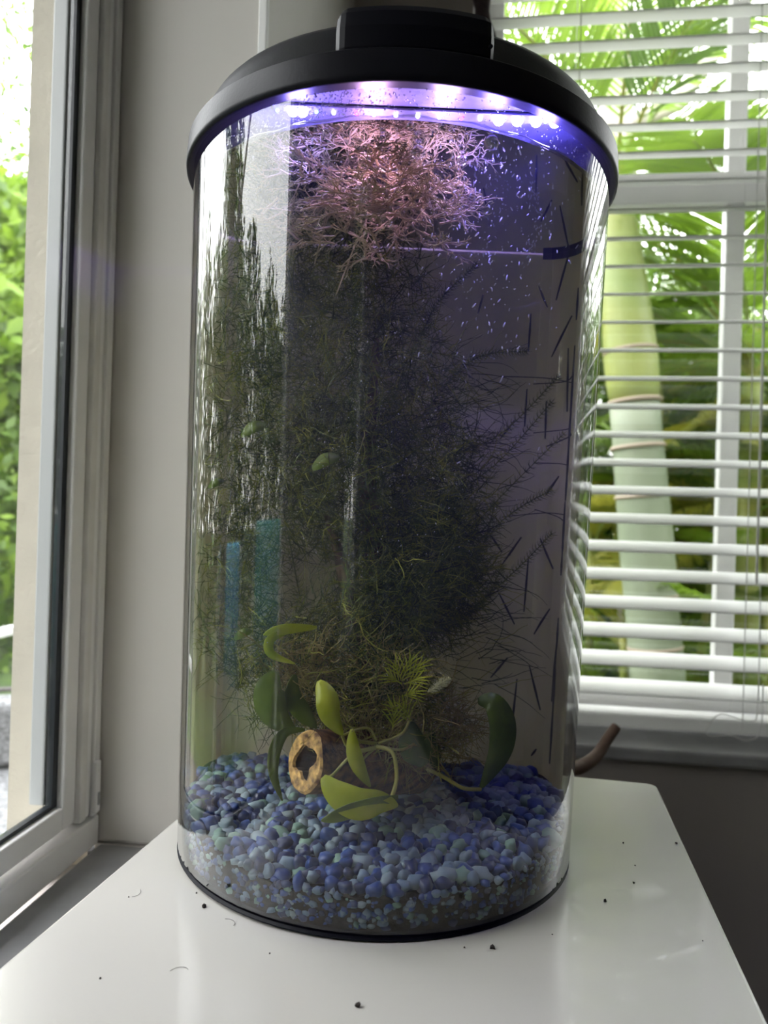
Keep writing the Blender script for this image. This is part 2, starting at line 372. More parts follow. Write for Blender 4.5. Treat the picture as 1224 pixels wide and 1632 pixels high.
def smooth_path(pts, k=5):
    pts = [Vector(p) for p in pts]; out = []
    for i in range(len(pts) - 1):
        p0, p1, p2, p3 = pts[max(i - 1, 0)], pts[i], pts[i + 1], pts[min(i + 2, len(pts) - 1)]
        for j in range(k):
            s = j / k
            out.append(0.5 * ((2 * p1) + (p2 - p0) * s + (2 * p0 - 5 * p1 + 4 * p2 - p3) * s * s + (3 * p1 - p0 - 3 * p2 + p3) * s ** 3))
    out.append(pts[-1]); return out
q.tube(smooth_path(pts), 0.0009, 5); q.build('cord_loop', M['cord'], bl)

# ------------------------------------------------------------------ table (turned 4 degrees to the room)
ZT = 1.0 - 0.234
A = at_z(1045, 1249, ZT)                       # far right corner
ta = YAW - R(11.3)                             # table axes
ex = Vector((math.cos(ta), math.sin(ta), 0)); ey = Vector((-math.sin(ta), math.cos(ta), 0))
tl = at_z(0, 1541.5, ZT)
WT = (A - tl).dot(ex); LT = 0.62
tb = empty('side_table', A - ex * WT / 2 - ey * LT / 2 - Vector((0, 0, ZT)), 'glossy white side table with rounded corners standing under the aquarium', 'table')
tb.rotation_euler = (0, 0, ta)
q = MB(); rings = []
def rrect(w_, l_, r_, z, n=6):
    out = []
    for cx, cy_, a0 in ((w_ / 2 - r_, l_ / 2 - r_, 0), (-w_ / 2 + r_, l_ / 2 - r_, 90), (-w_ / 2 + r_, -l_ / 2 + r_, 180), (w_ / 2 - r_, -l_ / 2 + r_, 270)):
        for i in range(n + 1):
            a = R(a0 + 90 * i / n); out.append((cx + r_ * math.cos(a), cy_ + r_ * math.sin(a), z))
    return out
for ins, z in ((0.001, ZT - 0.034), (0, ZT - 0.033), (0, ZT - 0.0015), (0.0005, ZT - 0.0005), (0.002, ZT)):
    rings.append(rrect(WT - 2 * ins, LT - 2 * ins, 0.008, z))
q.loft(rings, cap0=True, cap1=True); q.build('table_top', M['table'], tb)
for sx_ in (-1, 1):
    for sy_ in (-1, 1):
        q = MB(); cx, cy_ = sx_ * (WT / 2 - 0.03), sy_ * (LT / 2 - 0.03)
        q.box(cx - 0.024, cx + 0.024, cy_ - 0.024, cy_ + 0.024, 0, ZT - 0.0345); q.build('leg', M['table'], tb, bevel=0.002)
q = MB(); q.box(-WT / 2 + 0.056, WT / 2 - 0.056, -LT / 2 + 0.02, LT / 2 - 0.02, 0.2, 0.225); q.build('shelf', M['table'], tb, bevel=0.002)
# crumbs
q = MB()
def blob(q, c, r, n=1, seed=0, m=0, sq=(1, 1, 1), rough=0.25, smoothmat=None):
    bm = bmesh.new(); bmesh.ops.create_icosphere(bm, subdivisions=n, radius=1)
    bse = len(q.v); rot = Matrix.Rotation(random.uniform(0, 6.28), 3, Vector((random.random(), random.random(), random.random() + .1)).normalized())
    for v in bm.verts:
        k = 1 + rough * noise.noise(v.co * 1.6 + Vector((seed, seed * 1.7, 0)))
        p = rot @ Vector((v.co.x * sq[0] * k, v.co.y * sq[1] * k, v.co.z * sq[2] * k)) * r
        q.v.append((c[0] + p.x, c[1] + p.y, c[2] + p.z))
    for f in bm.faces: q.face(tuple(bse + v.index for v in f.verts), m)
    bm.free()
for (px, py, s) in ((325, 1446, 1.3), (785, 1512, 1.2), (965, 1437, .9), (1010, 1408, .7), (1078, 1345, .9), (570, 1605, 1.2), (993, 1344, .7), (740, 1511, .5), (430, 1520, .4), (313, 1424, .5), (1012, 1380, .5), (205, 1430, .4), (880, 1490, .5), (1120, 1500, .4), (160, 1560, .5)):
    p = at_z(px, py, ZT); blob(q, (p.x, p.y, ZT + 0.0006 * s), 0.0011 * s, 1, px, rough=0.9)
for (px, py, a) in ((210, 1429, 0.2), (372, 1475, 1.2), (465, 1400, .4), (300, 1545, 2.2)):
    p = at_z(px, py, ZT + 0.0003); pts = [(p.x + math.cos(a + i * .25) * .0018 * i, p.y + math.sin(a + i * .25) * .0018 * i, ZT + 0.0003) for i in range(6)]
    q.tube(pts, 0.00012, 3)
tag(q.build('crumbs', M['crumb']), 'scattered dark crumbs and hairs lying on the white tabletop', 'crumbs', kind='stuff')

# ------------------------------------------------------------------ aquarium
TC = CAM + F0 * 0.5450 + R0 * (-0.0005); TC.z = ZT
tank = empty('aquarium', TC, 'tall curved-front aquarium with black lid and glowing blue lights on the white table', 'aquarium')
tank.rotation_euler = Matrix(((R0.x, F0.x, 0), (R0.y, F0.y, 0), (0, 0, 1))).to_euler()
tank.rotation_euler.rotate_axis('Y', R(0.75))
bpy.context.view_layer.update()
TM = tank.matrix_world.copy(); TMI = TM.inverted()
def Rad(h): return 0.1393 + 0.0185 * h
BACK = 0.054
def outline(r, h, n=48, back=None, cr_=0.030, m=6):
    """D-shaped outline, front towards -y, counterclockwise from the left side"""
    bk = (BACK if back is None else back); out = []
    for i in range(n + 1):
        a = math.pi + math.pi * i / n; out.append((r * math.cos(a), r * math.sin(a), h))
    for i in range(m + 1):
        a = (math.pi / 2) * i / m; out.append((r - cr_ + cr_ * math.cos(a), bk - cr_ + cr_ * math.sin(a), h))
    for i in range(m + 1):
        a = math.pi / 2 + (math.pi / 2) * i / m; out.append((-r + cr_ + cr_ * math.cos(a), bk - cr_ + cr_ * math.sin(a), h))
    return out
WALL = 0.003; HL = 0.466; HW = 0.4506
# clear wall: outer skin and inner skin
q = MB()
hs = [0.0030, 0.0050] + [0.0050 + (HL + 0.006 - 0.0050) * i / 10 for i in range(1, 11)]
o_r = [outline(Rad(h) - (0.0015 if i == 0 else 0), h) for i, h in enumerate(hs)]
i_r = [outline(Rad(h) - WALL, h, back=BACK - WALL, cr_=0.027) for h in hs]
q.loft(o_r, 0); q.loft([r_[::-1] for r_ in i_r], 1)
g = q.build('tank_wall', [M['glass'], M['glass_in']], tank, smooth=True)
q = MB(); q.loft([outline(Rad(0) - 0.001, 0.0003), outline(Rad(0) + 0.0002, 0.001), outline(Rad(0) + 0.0002, 0.0016), outline(Rad(0) - 0.001, 0.0028)], cap0=True, cap1=True)
q.build('tank_base', M['hatch'], tank)
# back panel behind the water with stuck needles
q = MB()
def back_arc(off, h): return [p for p in outline(Rad(h) + off, h, back=BACK + off, cr_=0.030 + off) if p[1] > 0.012]
rs_ = []
for off, hh_ in ((0.0006, 0.006), (0.0006, 0.2), (0.0006, HL - 0.002), (0.0030, HL - 0.002), (0.0030, 0.2), (0.0030, 0.006)): rs_.append(back_arc(off, hh_))
q.loft(rs_, closed=False)
bp = q.build('back_panel', M['back'], tank)
def back_hit(px, py, off=0.0):
    r = TMI.to_3x3() @ ray(px, py); c = TMI @ CAM
    k = (BACK - 0.0042 - off - c.y) / r.y; return c + r * k
dashes = [((905, 400), (885, 480)), ((858, 455), (872, 490)), ((878, 570), (905, 510)), ((846, 500), (842, 560)), ((900, 560), (897, 660)), ((921, 470), (928, 520)),
          ((935, 560), (912, 695)), ((868, 790), (886, 760)), ((908, 752), (920, 800)), ((892, 800), (888, 885)), ((800, 900), (831, 856)), ((860, 858), (877, 905)), ((842, 890), (835, 975)),
          ((898, 915), (912, 885)), ((795, 945), (820, 995)), ((850, 1010), (872, 968)), ((895, 980), (903, 1030)), ((880, 1005), (872, 1110)), ((843, 1060), (858, 1128)), ((782, 1080), (809, 1048)), ((824, 1082), (814, 1175)),
          ((901, 1110), (888, 1206)), ((845, 1202), (852, 1190)), ((925, 640), (922, 740)), ((762, 500), (770, 470)), ((912, 330), (906, 385)), ((880, 330), (876, 290)), ((932, 700), (918, 780)), ((797, 700), (820, 670)), ((870, 640), (868, 700)),
          ((913, 1060), (905, 1130)), ((780, 850), (800, 880)), ((840, 620), (836, 680)), ((890, 880), (905, 860))]
def snap(p):
    """keeps a point on the inner face of the back, round its corners"""
    rr_ = Rad(p.z) - WALL - .0012; x0 = rr_ - .027; sg = 1 if p.x > 0 else -1; ax_ = min(abs(p.x), rr_ - .0015)
    y_ = BACK - WALL - .0012 - (0 if ax_ < x0 else .027 - math.sqrt(max(0, .027 ** 2 - (ax_ - x0) ** 2)))
    return Vector((sg * ax_, y_, p.z))
for a, c in dashes:
    p0, p1 = back_hit(*a), back_hit(*c)
    p0, p1 = snap(p0), snap(p1); q = MB(); mid = snap((p0 + p1) / 2)
    q.tube([p0, mid, p1], [0.0005, 0.0010, 0.0006], 5); q.build('stuck_needle', M['needle'], bp)
for (a, c) in (((800, 600), (938, 618)), ((850, 612), (940, 606)), ((870, 712), (930, 694)), ((850, 738), (920, 745)), ((850, 690), (935, 688)), ((852, 812), (912, 832)), ((800, 824), (930, 822))):
    p0, p1 = back_hit(*a), back_hit(*c); mid = (p0 + p1) / 2 + Vector((0, 0, random.uniform(-.004, .004)))
    q = MB(); q.tube(smooth_path([snap(p0), snap(mid), snap(p1)]), 0.0005, 4); q.build('stuck_needle', M['needle'], bp)
q = MB()
def band_arc(off, h): return [p for p in outline(Rad(h) - WALL - off, h, back=BACK - WALL - off, cr_=0.027) if p[1] > 0.012 and p[0] > 0.088]
q.loft([band_arc(.0012, HW - .0055), band_arc(.0012, HW - .0005), band_arc(.0006, HW - .0005), band_arc(.0006, HW - .0055)], closed=False); q.build('waterline_band', M['needle'], bp)  # dark strip along the right end of the back waterline

# lid
def lid_ring(r, h, cr_=0.034): return outline(r, h, back=BACK + (r - 0.1478) + 0.004, cr_=max(0.012, cr_))
q = MB()
prof = [(0.1425, HL + 0.0125), (0.1425, HL + 0.001), (0.1500, HL + 0.001), (0.1508, HL - 0.0005), (0.1528, HL), (0.1532, HL + 0.003), (0.1524, HL + 0.0165), (0.1512, HL + 0.0178), (0.1490, HL + 0.0182),
        (0.1478, HL + 0.0190), (0.1440, HL + 0.029), (0.1390, HL + 0.038), (0.1360, HL + 0.0415), (0.1320, HL + 0.043), (0.1200, HL + 0.044), (0.06, HL + 0.0455)]
q.loft([lid_ring(r_, h) for r_, h in prof], cap1=True)
lid = q.build('lid', M['lid'], tank, smooth=True)
md = lid.modifiers.new('ws', 'WEIGHTED_NORMAL')
q = MB(); q.loft([lid_ring(0.1424, HL + 0.0118), lid_ring(0.1424, HL + 0.0130)], cap0=True, cap1=True); q.build('lid_underside', M['lid_in'], lid)
# raised hatch on the lid front
q = MB(); a0, a1 = math.degrees(math.asin(-0.040 / 0.148)), math.degrees(math.asin(0.047 / 0.148)); rings = []
n = 28
for ri, (dr, dz) in enumerate(((-0.0005, 0.0170), (0.0, 0.019), (0.0002, 0.030), (-0.001, 0.0385), (-0.0035, 0.0425), (-0.008, 0.0455), (-0.018, 0.0475), (-0.05, 0.049), (-0.09, 0.0445))):
    rg = []
    for i in range(n + 1):
        u = i / n; ed = min(u, 1 - u) * 2; k = min(1.0, ed / 0.16); k = math.sqrt(max(0, 1 - (1 - k) ** 2))
        a = R(-90 + a0 + (a1 - a0) * u); rr = 0.1512 + dr - (1 - k) * 0.004
        zz = HL + min(dz, 0.0375 + k * (dz - 0.0375)) if dz > 0.0375 else HL + dz
        rg.append((rr * math.cos(a), rr * math.sin(a), zz))
    rings.append(rg)
q.loft(rings, closed=False)
nn = n + 1
q.face(tuple(r_ * nn for r_ in range(len(rings))) ); q.face(tuple(r_ * nn + n for r_ in reversed(range(len(rings)))))
q.build('feeding_hatch', M['hatch'], lid, smooth=False)
q = MB(); p_ = R(-90 + a1 - 1.5); q.tube([(0.1507 * math.cos(p_), 0.1507 * math.sin(p_), HL + 0.024), (0.1524 * math.cos(p_), 0.1524 * math.sin(p_), HL + 0.024)], 0.0011, 10); q.build('hinge_pin', M['lid'], lid)

# light bar with leds under the lid
q = MB(); q.box(-0.080, 0.094, -0.105, -0.095, HL + 0.0095, HL + 0.0116); bar = q.build('light_bar', M['lid_in'], tank, bevel=0.001)
leds = [(-0.082, 'b'), (-0.072, 'w'), (-0.066, 'w'), (-0.057, 'b'), (-0.046, 'w'), (-0.031, 'r'), (-0.020, 'w'), (-0.006, 'w'), (0.008, 'w'), (0.022, 'w'), (0.036, 'r'), (0.048, 'w'), (0.060, 'w'), (0.072, 'w'), (0.084, 'w'), (0.090, 'b'), (0.096, 'w')]
for x, k in leds:
    q = MB(); big = 0.0034 if (x > 0.055 or x < -0.06) and k == 'w' else 0.0012
    blob(q, (x * .94, -0.100, HL + 0.0090), big, 2, rough=0); q.build('led', M['led_' + k], bar, smooth=True)
for x, c, e in ((-0.066, (0.26, 0.20, 1.0), 0.20), (-0.02, (0.80, 0.45, 0.95), 0.20), (0.025, (0.62, 0.42, 1.0), 0.20), (0.055, (0.24, 0.17, 1.0), 0.28), (0.088, (0.18, 0.14, 1.0), 0.32)):
    d = bpy.data.lights.new('led_light', 'POINT'); d.energy = e; d.color = c; d.shadow_soft_size = 0.006
    o = bpy.data.objects.new('led_light', d); col.objects.link(o); o.parent = tank; o.location = (x * .94, -0.100, HL - 0.0040)

# water
q = MB(); rw = lambda h: Rad(h) - WALL - 0.0003
hs2 = [0.006 + (HW - 0.006) * i / 10 for i in range(11)]
rr = [outline(rw(h), h, back=BACK - WALL - 0.0003, cr_=0.0268) for h in hs2]
q.loft(rr, 0, cap0=True); q.loft([rr[-1], outline(rw(HW) - 0.002, HW - 0.0008, back=BACK - WALL - 0.002, cr_=0.026)], 1)
base_i = len(q.v) - len(rr[0]); q.face(tuple(base_i + j for j in range(len(rr[0]))), 1)
q.build('water', [M['water'], M['water_top']], tank, smooth=False)

q = MB(); mp2 = [TMI.to_3x3() @ Vector((0, 0, 0)) for _ in ()]
arc = []
for i in range(60):
    a = math.pi * (1.06 + .88 * i / 59); r_ = Rad(HW) - WALL - .0009; arc.append((r_ * math.cos(a), r_ * math.sin(a), HW + .0004 + .0006 * math.sin(i * 1.3)))
q.tube(arc, [.0006 + .0003 * math.sin(i * .9) for i in range(60)], 6); q.build('meniscus', M['bubble'], tank, smooth=True)

# ------------------------------------------------------------------ gravel (thing) in the tank
def to_w(p): return TM @ Vector(p)
def bed(x, y):
    f = (y + 0.139) / 0.19
    return 0.0235 + 0.0155 * max(0, min(1, f)) ** 0.9 + 0.0015 * noise.noise(Vector((x * 30, y * 30, 0)))
gb = empty('gravel_bed', TC, 'blue, pale grey and mint aquarium gravel over dark soil on the tank floor', 'gravel')
gb.rotation_euler = tank.rotation_euler
def inside(x, y, r, back):
    if y > back: return False
    return x * x + y * y < r * r if y < 0 else abs(x) < r - max(0, y - back + 0.027) * 0.6
q = MB(); rs = 0.1393 - WALL - 0.0022; bs_ = BACK - WALL - 0.002
o0 = outline(rs, 0.0035, back=bs_, cr_=0.025)
o1 = [(x, y, bed(x, y) - 0.003) for x, y, z in outline(rs, 0, back=bs_, cr_=0.025)]
q.loft([o0, o1]); c_i = len(q.v)
inner = [(x * .5, y * .5, bed(x * .5, y * .5) - 0.003) for x, y, z in o1]
q.v += inner; nO = len(o1); s0 = c_i - nO
for j in range(nO): q.face((s0 + j, s0 + (j + 1) % nO, c_i + (j + 1) % nO, c_i + j))
q.face(tuple(c_i + j for j in range(nO)))
q.build('soil', M['soil'], gb)
pm = []
for s in range(5):
    row = []
    for k in range(5):
        qq = MB(); blob(qq, (0, 0, 0), 1.0, 2, seed=s * 11 + k * 3.1, sq=(1.18, 0.88, 0.78), rough=0.55); row.append(qq.mesh('pebble', PEB[k], smooth=True))
    pm.append(row)
def pick():
    u = random.random()
    return 0 if u < .24 else 1 if u < .48 else 2 if u < .70 else 3 if u < .90 else 4
cand = []
sp = 0.0080
yy = -0.137
row_i = 0
while yy < BACK - 0.006:
    xx = -0.137 + (row_i % 2) * sp / 2
    while xx < 0.137:
        x, y = xx + random.uniform(-.3, .3) * sp, yy + random.uniform(-.3, .3) * sp
        if inside(x, y, 0.1393 - WALL - 0.0045, BACK - WALL - 0.005):
            cand.append((x, y, bed(x, y) + random.uniform(-0.0015, 0.0012), random.uniform(0.0036, 0.0056) if random.random() < .85 else random.uniform(.0052, .0068)))
        xx += sp
    yy += sp * 0.86; row_i += 1
wallp = []
for i in range(750):
    a = math.pi + math.pi * random.random(); r = 0.1393 - WALL - 0.0028 - 0.0006
    x, y = r * math.cos(a), r * math.sin(a)
    wallp.append((x, y, random.uniform(0.0055, bed(x, y) - 0.001), random.uniform(.0014, .0034)))
cand.sort(key=lambda c: c[1])
rest = MB()
tmpl = {}
bm = bmesh.new(); bmesh.ops.create_icosphere(bm, subdivisions=1, radius=1); IV = [v.co.copy() for v in bm.verts]; IFc = [tuple(v.index for v in f.verts) for f in bm.faces]; bm.free()
bm = bmesh.new(); bmesh.ops.create_icosphere(bm, subdivisions=2, radius=1); IV2 = [v.co.copy() for v in bm.verts]; IFc2 = [tuple(v.index for v in f.verts) for f in bm.faces]; bm.free()
def small_peb(c, r, m, hi=True):
    b0 = len(rest.v); rot = Matrix.Rotation(random.uniform(0, 6.28), 3, 'Z') @ Matrix.Rotation(random.uniform(-.6, .6), 3, 'X'); sd = random.uniform(0, 90)
    for v in (IV2 if hi else IV):
        k = 1 + .5 * noise.noise(v * 1.6 + Vector((sd, 0, sd)))
        p = rot @ Vector((v.x * 1.18 * k, v.y * .88 * k, v.z * .78 * k)) * r; rest.v.append((c[0] + p.x, c[1] + p.y, c[2] + p.z))
    for f in (IFc2 if hi else IFc): rest.face(tuple(b0 + i for i in f), m)
random.shuffle(pm)
for i, (x, y, z, r) in enumerate(cand):
    if i < 300:
        inst('pebble', pm[random.randrange(5)][pick()], gb, (x, y, z), (random.uniform(-.5, .5), random.uniform(-.5, .5), random.uniform(0, 6.28)), (r, r, r))
    else: small_peb((x, y, z), r, pick())
for (x, y, z, r) in cand: small_peb((x + sp * .4, y + sp * .4, z - 0.0035), r * .9, pick()) if inside(x + sp * .4, y + sp * .4, 0.1393 - WALL - .005, BACK - WALL - .005) else None
for (x, y, z, r) in wallp: small_peb((x, y, z), r, random.choice((0, 0, 1, 1, 2, 2, 3, 4)), False)
tag(rest.build('small_pebbles', PEB, gb, smooth=True), kind='stuff')

# ------------------------------------------------------------------ log and root in the tank
def T(px, py, d): return P(px, py, d)
lg = empty('hollow_log', T(560, 1235, .50), 'short hollow brown log with a pale cut end lying on the gravel', 'log')
LB = lg.location.copy()
p_a, p_b = T(487, 1213, .462), T(668, 1218, .53)
ax = (p_b - p_a).normalized(); s1 = ax.cross(Vector((0, 0, 1))).normalized(); s2 = s1.cross(ax)
def lring(t_, r, sd, wob=0.14, n=26):
    c = p_a + (p_b - p_a) * t_ - LB; out = []
    for i in range(n):
        a = 2 * math.pi * i / n; rr_ = r * (1 + wob * noise.noise(Vector((math.cos(a) * 1.3 + sd, math.sin(a) * 1.3, t_ * 2))))
        out.append(c + (s1 * math.cos(a) * .9 + s2 * math.sin(a) * 1.05) * rr_)
    return out
q = MB(); q.loft([lring(t_, .0185, 2) for t_ in (0, .1, .25, .4, .6, .8, 1)], cap1=True); q.build('bark', M['bark'], lg, smooth=True)
q = MB(); fr = lring(-0.012, .0170, 2, .10); fr2 = lring(0, .0186, 2); inn = lring(-0.008, .0105, 5, .5); 
q.loft([fr2, fr, inn, lring(0.01, .0098, 5, .5)]); ro = q.build('cut_end', M['cut'], lg)
q = MB(); q.loft([lring(0.0, .0102, 5, .5), lring(.35, .0075, 5, .5)], cap1=True); q.build('hollow', M['hollow'], lg)

dw = empty('driftwood_root', T(590, 1180, .54), 'dark brown upright driftwood root in the middle of the plants', 'driftwood')
q = MB(); DB = dw.location
for path, rads in (([(610, 1215, .53), (585, 1120, .54), (592, 1000, .545), (600, 900, .55), (585, 780, .55), (590, 660, .55), (600, 540, .55)], [.014, .011, .009, .008, .007, .005, .002]),
                   ([(588, 1080, .54), (560, 980, .53), (545, 900, .53), (520, 820, .54)], [.008, .006, .005, .002]),
                   ([(592, 1000, .545), (640, 930, .55), (660, 850, .56)], [.007, .005, .002]),
                   ([(600, 1160, .53), (660, 1200, .52), (700, 1230, .51)], [.011, .008, .004]),
                   ([(590, 1150, .53), (530, 1190, .52), (500, 1225, .52)], [.010, .008, .005])):
    pts = smooth_path([T(*p) - DB for p in path], 4); k = len(pts); rr_ = []
    for i in range(k):
        u = i / (k - 1) * (len(rads) - 1); a = int(min(u, len(rads) - 2)); rr_.append((rads[a] * (1 - (u - a)) + rads[a + 1] * (u - a)) * (1 + .25 * noise.noise(pts[i] * 60)))
    q.tube(pts, rr_, 9)
q.build('driftwood_root_body', M['root'], dw, smooth=True)

# ------------------------------------------------------------------ submerged plants
def tank_ok(p, marg=0.004):
    l = TMI @ p; r = Rad(l.z) - WALL - marg
    return (l.y < BACK - WALL - marg and l.z < HW - 0.001 and l.z > 0.012 and (l.x * l.x + l.y * l.y < r * r if l.y < 0 else abs(l.x) < r - max(0, l.y - BACK + .03) * .8))
def clampin(p):
    l = TMI @ p; r = Rad(l.z) - WALL - 0.003
    l.z = min(l.z, HW - 0.002)
    if l.y > BACK - WALL - .002: l.y = BACK - WALL - .002
    if l.y < 0:
        m_ = math.hypot(l.x, l.y)
        if m_ > r: l.x *= r / m_; l.y *= r / m_
    else: l.x = max(-r, min(r, l.x))
    return TM @ l
# moss: many wandering fine branching strands
def strand(q, p, d, ln, seg, r, m, wander=0.5, grav=0.0):
    pts = [p]; d = d.normalized()
    for i in range(seg):
        d = (d + Vector((random.gauss(0, 1), random.gauss(0, 1), random.gauss(0, 1) + grav)) * wander * .35).normalized()
        p = clampin(p + d * ln / seg); pts.append(p)
    q.tube([(x - OFF) for x in pts], [r * (1 - .6 * i / seg) for i in range(seg + 1)], 3, m, cap=False)
    return pts
def cloud(q, specs, m_pick, rad=.00035):
    for (px, py, d, rx, ry, rz, n) in specs:
        c = T(px, py, d); kx, ky = rx / FPX * d, ry / FPX * d
        for i in range(n):
            while True:
                u = Vector((random.uniform(-1, 1), random.uniform(-1, 1), random.uniform(-1, 1)))
                if u.length < 1: break
            p = c + RT * u.x * kx + UP * u.y * ky + FW * u.z * rz
            if not tank_ok(p): continue
            dirv = Vector((random.gauss(0, 1), random.gauss(0, 1), random.gauss(0, 1))) + RT * .5
            pts = strand(q, p, dirv, random.uniform(.014, .032), 5, rad * random.uniform(.7, 1.5), m_pick())
            for b_ in (2, 3):
                if random.random() < .6:
                    strand(q, pts[b_], dirv + Vector((random.gauss(0, 1), random.gauss(0, 1), random.gauss(0, 1))), random.uniform(.006, .012), 3, rad * .7, m_pick())
OFF = Vector((0, 0, 0))
q = MB()
mp_ = lambda: 0 if random.random() < .68 else (1 if random.random() < .8 else 2)
cloud(q, [(560, 1050, .52, 130, 130, .040, 1500), (640, 900, .54, 110, 130, .035, 1700), (540, 760, .54, 120, 140, .04, 1500), (600, 620, .55, 150, 130, .035, 1300),
          (430, 700, .56, 110, 220, .03, 1300), (420, 480, .56, 100, 150, .03, 700), (560, 460, .55, 130, 110, .03, 800), (690, 760, .55, 90, 120, .03, 700), (380, 950, .55, 70, 160, .03, 700), (700, 900, .55, 75, 110, .03, 1300), (620, 980, .53, 90, 60, .03, 900), (640, 1150, .54, 100, 70, .03, 500), (450, 1080, .54, 80, 90, .03, 500)], mp_)
tag(q.build('moss', [M['moss'], M['moss2'], M['horn']]), 'dense dark green moss tangle filling the left and middle of the tank', 'moss', kind='stuff')

# hornwort stems sweeping to the right: each a thing of its own
def horn_stem(path, nwh, wl, rstem, nneed, mats, spread=0.9):
    q = MB(); pts = smooth_path([clampin(p) for p in path], 6); base = pts[0]
    q.tube([p - base for p in pts], [rstem * (1 - .5 * i / len(pts)) for i in range(len(pts))], 5, 0)
    L = len(pts)
    for w_ in range(nwh):
        u = (w_ + .5) / nwh * (L - 1); i = int(u); p = pts[i].lerp(pts[min(i + 1, L - 1)], u - i); t_ = (pts[min(i + 1, L - 1)] - pts[i]).normalized() if i < L - 1 else (pts[-1] - pts[-2]).normalized()
        a_ = t_.orthogonal().normalized(); b_ = t_.cross(a_); ph = random.uniform(0, 6.28); tipf = 1 - .45 * w_ / nwh
        for k in range(nneed):
            th = ph + 2 * math.pi * k / nneed; o_ = (a_ * math.cos(th) + b_ * math.sin(th)); l_ = wl * tipf * random.uniform(.7, 1.15)
            p1 = p + o_ * l_ * .5 + t_ * l_ * .2; p2 = p + o_ * l_ * spread + t_ * l_ * .6
            p1, p2 = clampin(p1), clampin(p2)
            q.tube([p - base, p1 - base, p2 - base], [.00028, .00024, .0001], 3, 1 if random.random() < .25 else 0, cap=False)
    return q, base
stems = []
hw = [([(600, 1010, .54), (720, 930, .56), (800, 830, .575), (880, 780, .585)], 'hornwort stem sweeping right at the height of the brightest slats'),
      ([(600, 960, .54), (700, 900, .56), (790, 800, .575), (900, 690, .585)], 'long hornwort stem rising toward the right glass edge'),
      ([(610, 1010, .53), (720, 990, .55), (810, 920, .57), (880, 850, .58)], 'lowest hornwort stem arching right above the fern'),
      ([(600, 900, .54), (690, 810, .56), (790, 740, .575), (880, 640, .585)], 'hornwort stem curving right halfway up the tank'),
      ([(600, 860, .53), (700, 740, .55), (800, 690, .57), (890, 600, .58)], 'upper hornwort stem reaching right below the purple glow'),
      ([(600, 760, .54), (690, 640, .56), (760, 570, .57), (840, 560, .58)], 'short hornwort stem pointing right under the bubbles'),
      ([(600, 980, .52), (690, 960, .53), (760, 890, .55), (790, 800, .56)], 'dense front hornwort stem left of the bare back panel'),
      ([(590, 1000, .53), (660, 900, .53), (720, 820, .54), (760, 700, .55)], 'steep hornwort stem rising through the middle of the moss'),
      ([(600, 1020, .53), (700, 1000, .54), (770, 960, .56), (800, 900, .57)], 'bushy hornwort tip bending up over the bare panel'),
      ([(600, 700, .54), (660, 560, .55), (700, 480, .56), (760, 420, .57)], 'hornwort stem climbing toward the floating plant'),
      ([(480, 960, .55), (450, 800, .56), (420, 640, .56), (400, 500, .56)], 'leftmost hornwort stem standing behind the glass reflections'),
      ([(520, 900, .54), (500, 740, .55), (520, 600, .55), (500, 450, .55)], 'upright hornwort stem left of the driftwood root'),
      ([(560, 700, .52), (590, 560, .53), (560, 450, .53), (590, 360, .53)], 'hornwort stem reaching up beneath the pink fronds'),
      ([(380, 1100, .55), (370, 960, .56), (390, 820, .56), (370, 700, .56)], 'low hornwort stem beside the left glass edge')]
for path, lb in hw:
    q, base = horn_stem([T(*p) for p in path], 52, .0085, .0006, 6, None)
    o = q.build('hornwort', [M['moss'], M['moss2']]); o.location = base; tag(o, lb, 'plant', 'hornwort stems in the aquarium')
# fine loose threads drifting right
q = MB(); OFF = Vector((0, 0, 0))
for i in range(230):
    p = T(random.uniform(640, 800), random.uniform(560, 1100), random.uniform(.54, .59))
    if tank_ok(p): strand(q, p, RT + UP * random.uniform(-.5, .6) + FW * random.uniform(-.1, .1), random.uniform(.02, .05), 7, .0004, 0 if random.random() < .8 else 1, .55)
tag(q.build('plant_threads', [M['horn'], M['moss2']]), 'thin dark plant threads drifting across the brown back panel', 'plant threads', kind='stuff')
# root hair tangle round the log
q = MB()
cloud(q, [(560, 1090, .49, 130, 70, .02, 330), (600, 1170, .485, 120, 50, .02, 330), (690, 1160, .51, 70, 60, .02, 240), (470, 1050, .49, 60, 40, .015, 110)], lambda: 0 if random.random() < .8 else 1, .0004)
tag(q.build('root_hairs', [M['straw'], M['moss2']]), 'yellow brown tangle of fine roots above the hollow log', 'roots', kind='stuff')

# floating water sprite: branching fronds
def frond_mesh(seed):
    random.seed(seed); q = MB()
    def br(p, d, ln, r, lev):
        k = 4; pts = [p]; dd = d
        for i in range(k):
            dd = (dd + Vector((random.gauss(0, .16), random.gauss(0, .16), random.gauss(0, .10)))).normalized(); p = p + dd * ln / k; pts.append(p)
        q.tube(pts, [r * (1 - .35 * i / k) for i in range(k + 1)], 4, 0, cap=False)
        if lev > 0:
            for s in (-1, 1):
                sd = dd.cross(Vector((0, 0, 1))); sd = sd.normalized() if sd.length > .1 else Vector((1, 0, 0))
                br(p, (dd + sd * s * random.uniform(.35, .75) + Vector((0, 0, random.uniform(-.25, .25)))).normalized(), ln * random.uniform(.6, .8), r * .75, lev - 1)
            if lev > 1:
                for s in (-1, 1):
                    sd = dd.cross(Vector((0, 0, 1))).normalized()
                    br(pts[2], (dd + sd * s * .9).normalized(), ln * .55, r * .6, lev - 2)
    br(Vector((0, 0, 0)), Vector((0, 1, .1)), .012, .00095, 3)
    return q.mesh('frond', M['sprite'], smooth=True)
fms = [frond_mesh(s) for s in range(8)]
random.seed(21)
